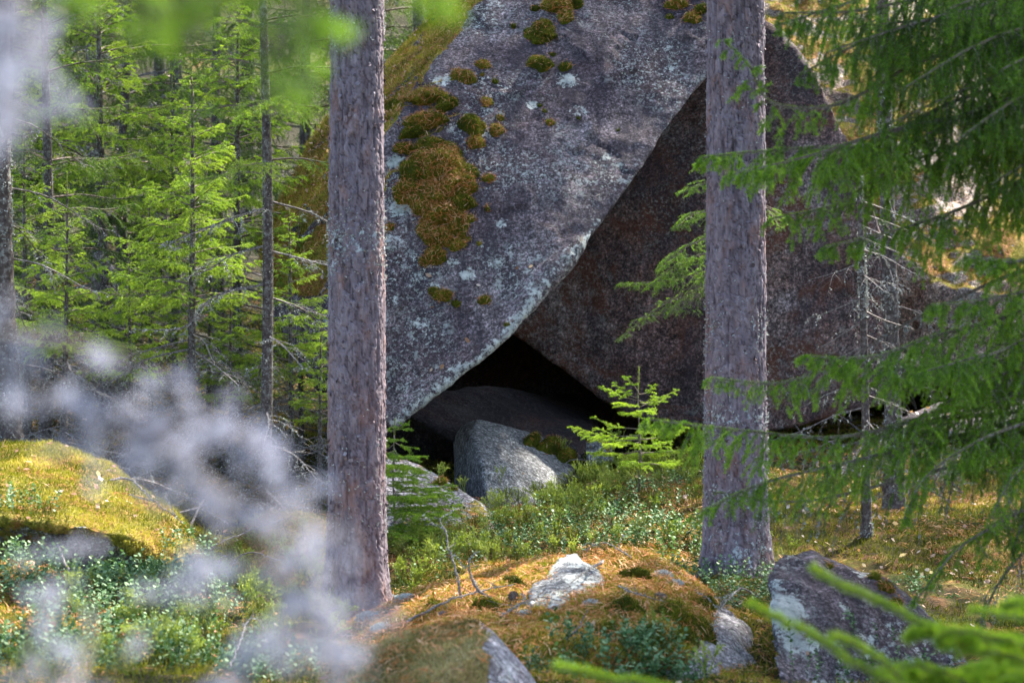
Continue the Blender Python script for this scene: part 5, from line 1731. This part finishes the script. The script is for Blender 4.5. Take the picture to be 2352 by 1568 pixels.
a0 = on(1060, 1385)
stick([a0, near(1052, 1330, a0), near(1035, 1265, a0, .1), near(1010, 1190, a0, .2)], .006, 1, 'upright forked dead twig rising from the mound right of the left pine', .3, .1)
stick([on(1130, 1385), near(1095, 1350, on(1130, 1385)), near(1075, 1290, on(1130, 1385)), near(1100, 1270, on(1130, 1385))], .007, 2, 'lichened crooked dead branch arching over the mound near the upright twig', .9, .1)
stick([on(930, 1440), on(1020, 1405, .04), on(1120, 1375, .04), on(1180, 1360, .04)], .006, 3, 'grey dead stick lying along the left half of the mound', .15, .08)
stick([on(1385, 1310, .04), on(1350, 1345, .07), on(1300, 1372, .04)], .006, 4, 'short grey stick lying across the white stone', .3, .05)
stick([on(1450, 1290), on(1390, 1275, .06), near(1340, 1265, on(1390, 1275))], .004, 5, 'thin dead twig above the white stone on the mound crest', .2, .12)
stick([on(1150, 1425), on(1230, 1400, .05), on(1290, 1395, .03)], .005, 6, 'thin dead twig beside the round grey lichen ball', .2, .1)
stick([on(1420, 1355), on(1480, 1385, .03), on(1560, 1400, .02)], .004, 7, 'small brown twig among orange needles, centre of the mound', .1, .07)
stick([on(255, 1110), on(300, 1120, .04), on(345, 1165, .05), on(420, 1230, .06)], .006, 8, 'grey stick lying over the crest of the long mossy boulder', .5, .14)
c = on(480, 1340)
stick([near(640, 1190, c, .3) * np.array([0.98, 1, 1]), near(500, 1250, c), near(490, 1300, c), near(555, 1345, c)], .004, 9, 'pale curled twig sticking out beside the lower end of the mossy boulder', .0, .12)
stick([on(160, 1340, .05), on(120, 1290, .12), near(90, 1275, on(120, 1290))], .006, 10, 'bent grey twig among the lingonberry at the left', .1, .1)
stick([on(1300, 1480), near(1330, 1440, on(1300, 1480)), near(1350, 1400, on(1300, 1480))], .004, 11, 'dead heather like twig standing in front of the mound', .2, .1)
stick([on(640, 1330, .1), on(560, 1360, .2), near(505, 1350, on(560, 1360))], .005, 12, 'dead branch against the round mossy boulder by the left pine', .3, .15)
stick([on(1740, 1395, .05), on(1700, 1400, .1), on(1650, 1430, .05)], .004, 13, 'dark fallen twig near the bare right end of the mound', .2, .1)
stick([on(530, 1560, .05), on(580, 1500, .14), near(640, 1510, on(580, 1500))], .004, 14, 'pale curved twig over the low mossy stone', .0, .1)
stick([on(1330, 1115, .05), near(1290, 1070, on(1330, 1115)), near(1340, 1055, on(1330, 1115)), near(1390, 1110, on(1330, 1115))], .004, 15, 'grey looping twig in front of the wedge rock', .0, .1)

def cone_mesh():
    A = Acc()
    rng = np.random.default_rng(4)
    z = np.linspace(0, 1, 9)
    A.tube(np.stack([0 * z, 0 * z, z * .045], 1), 0.012 * np.sin(np.clip(z * 2.6 + .35, 0, 3.1)) + 0.001, 10, 0)
    for i in range(60):
        f = i / 60
        a = i * 2.4
        r = 0.012 * math.sin(min(3.1, f * 2.6 + .35))
        c = np.array([math.cos(a) * r, math.sin(a) * r, f * .045])
        d = norm(np.array([math.cos(a), math.sin(a), .6]))
        t_ = norm(np.cross(d, UP)) * .004
        A.add([c - t_, c + t_, c + d * .007 + t_ * .5, c + d * .007 - t_ * .5], [[0, 1, 2], [0, 2, 3]], 0, .5)
    return A


cn = None
CONES = [(1180, 1375, 'dry pine cone on the mound just left of the white stone'), (1420, 1395, 'dry pine cone among orange needles right of the white stone'), (1010, 1425, 'dry pine cone on the left part of the mound'), (1530, 1380, 'dry pine cone near the white lichen tufts')]
for i, (px, py, lab) in enumerate(CONES):
    c, nn = look(px, py)
    if c is None:
        continue
    if cn is None:
        cn = cone_mesh().build('pine_cone', M_TWIG)
        o = cn
    else:
        o = cn.copy()
        COL.objects.link(o)
    o.location = c + nn * .012
    o.rotation_euler = (math.radians(80), 0.3 * i, 1.3 * i)
    o.scale = (1.3, 1.3, 1.3)
    tag(o, lab, 'pine cone', 'pine cones on the mound')

# tangle of dead branches on the floor behind the left spruces: too many to count
rng = np.random.default_rng(8)
A = Acc()
for i in range(150):
    x = rng.uniform(-5.5, -1.4)
    y = rng.uniform(13.5, 21)
    z = float(ground_z(x, y)[0])
    a = rng.random() * 6.28
    L = 0.4 + 0.9 * rng.random()
    d = np.array([math.cos(a), math.sin(a), 0.25 * rng.normal()])
    s = np.array([x, y, z + 0.02])
    bough(A, [s, s + d * L * .5 + UP * .12, s + d * L + UP * 0.02], rng, side=.22, hang=.1, r=.007, step=.06, lichen=.45, lichmat=2, need=0, dead=True, spread=.4)
o = A.build('fallen_brushwood', [M_DEADWOOD, M_NEEDLE, M_LICHEN])
tag(o, 'tangle of fallen grey lichened brushwood under the left spruces', 'brushwood', kind='stuff')
A = Acc()
for i in range(60):
    x = rng.uniform(2.0, 5.5)
    y = rng.uniform(15, 19)
    z = float(ground_z(x, y)[0])
    a = rng.random() * 6.28
    L = 0.4 + 0.7 * rng.random()
    d = np.array([math.cos(a), math.sin(a), 0.2 * rng.normal()])
    s = np.array([x, y, z + 0.02])
    bough(A, [s, s + d * L * .5 + UP * .12, s + d * L + UP * 0.02], rng, side=.22, hang=.1, r=.007, step=.06, lichen=.45, lichmat=2, need=0, dead=True, spread=.4)
o = A.build('fallen_brushwood', [M_DEADWOOD, M_NEEDLE, M_LICHEN])
tag(o, 'fallen grey branches lying beyond the golden ledge on the right', 'brushwood', kind='stuff')

# dry leaves
rng = np.random.default_rng(31)
tv = np.array([[0, 0, 0], [.35, .3, .12], [.8, .25, .2], [1.1, 0, .3], [.8, -.25, .15], [.35, -.3, .2]])
tt = np.array([[0, 1, 5], [1, 4, 5], [1, 2, 4], [2, 3, 4]])
A = Acc()
pts, nr_ = [], []
for i in range(2600):
    if i % 3 == 0:
        x, y = rng.uniform(1.6, 5.2), rng.uniform(12.5, 18)
    elif i % 3 == 1:
        x, y = rng.uniform(-5, -1.2), rng.uniform(11.5, 20)
    else:
        x, y = rng.uniform(-3.5, 3), rng.uniform(8, 17)
    h, n = drop(x, y, z=1.2)
    if h is None or n[2] < 0.3 or h[2] > 1.0:
        continue
    pts.append(h + n * .012)
    nr_.append(n)
A.template(tv, tt, np.array(pts), np.array(nr_), 0.022 + 0.022 * rng.random(len(pts)), rng, 0, 0.55 + rng.normal(size=len(pts)) * .3, .5)
# on the mossy slope of the great boulder
v, t, n, m, o_ = SOLIDS['leaning_boulder']
p, nn = sample(v, t, np.clip(m - .3, 0, 1), 60, rng)
A.template(tv, tt, p + nn * .015, nn, 0.03, rng, 0, .6, .5)
o = A.build('dry_leaves', M_DRYLEAF)
tag(o, 'pale pink and brown dry leaves strewn on moss and ground', 'dry leaves', kind='stuff')
print('tris', sum(len(o.data.polygons) for o in bpy.data.objects if o.type == 'MESH') / 1e6, 'M')
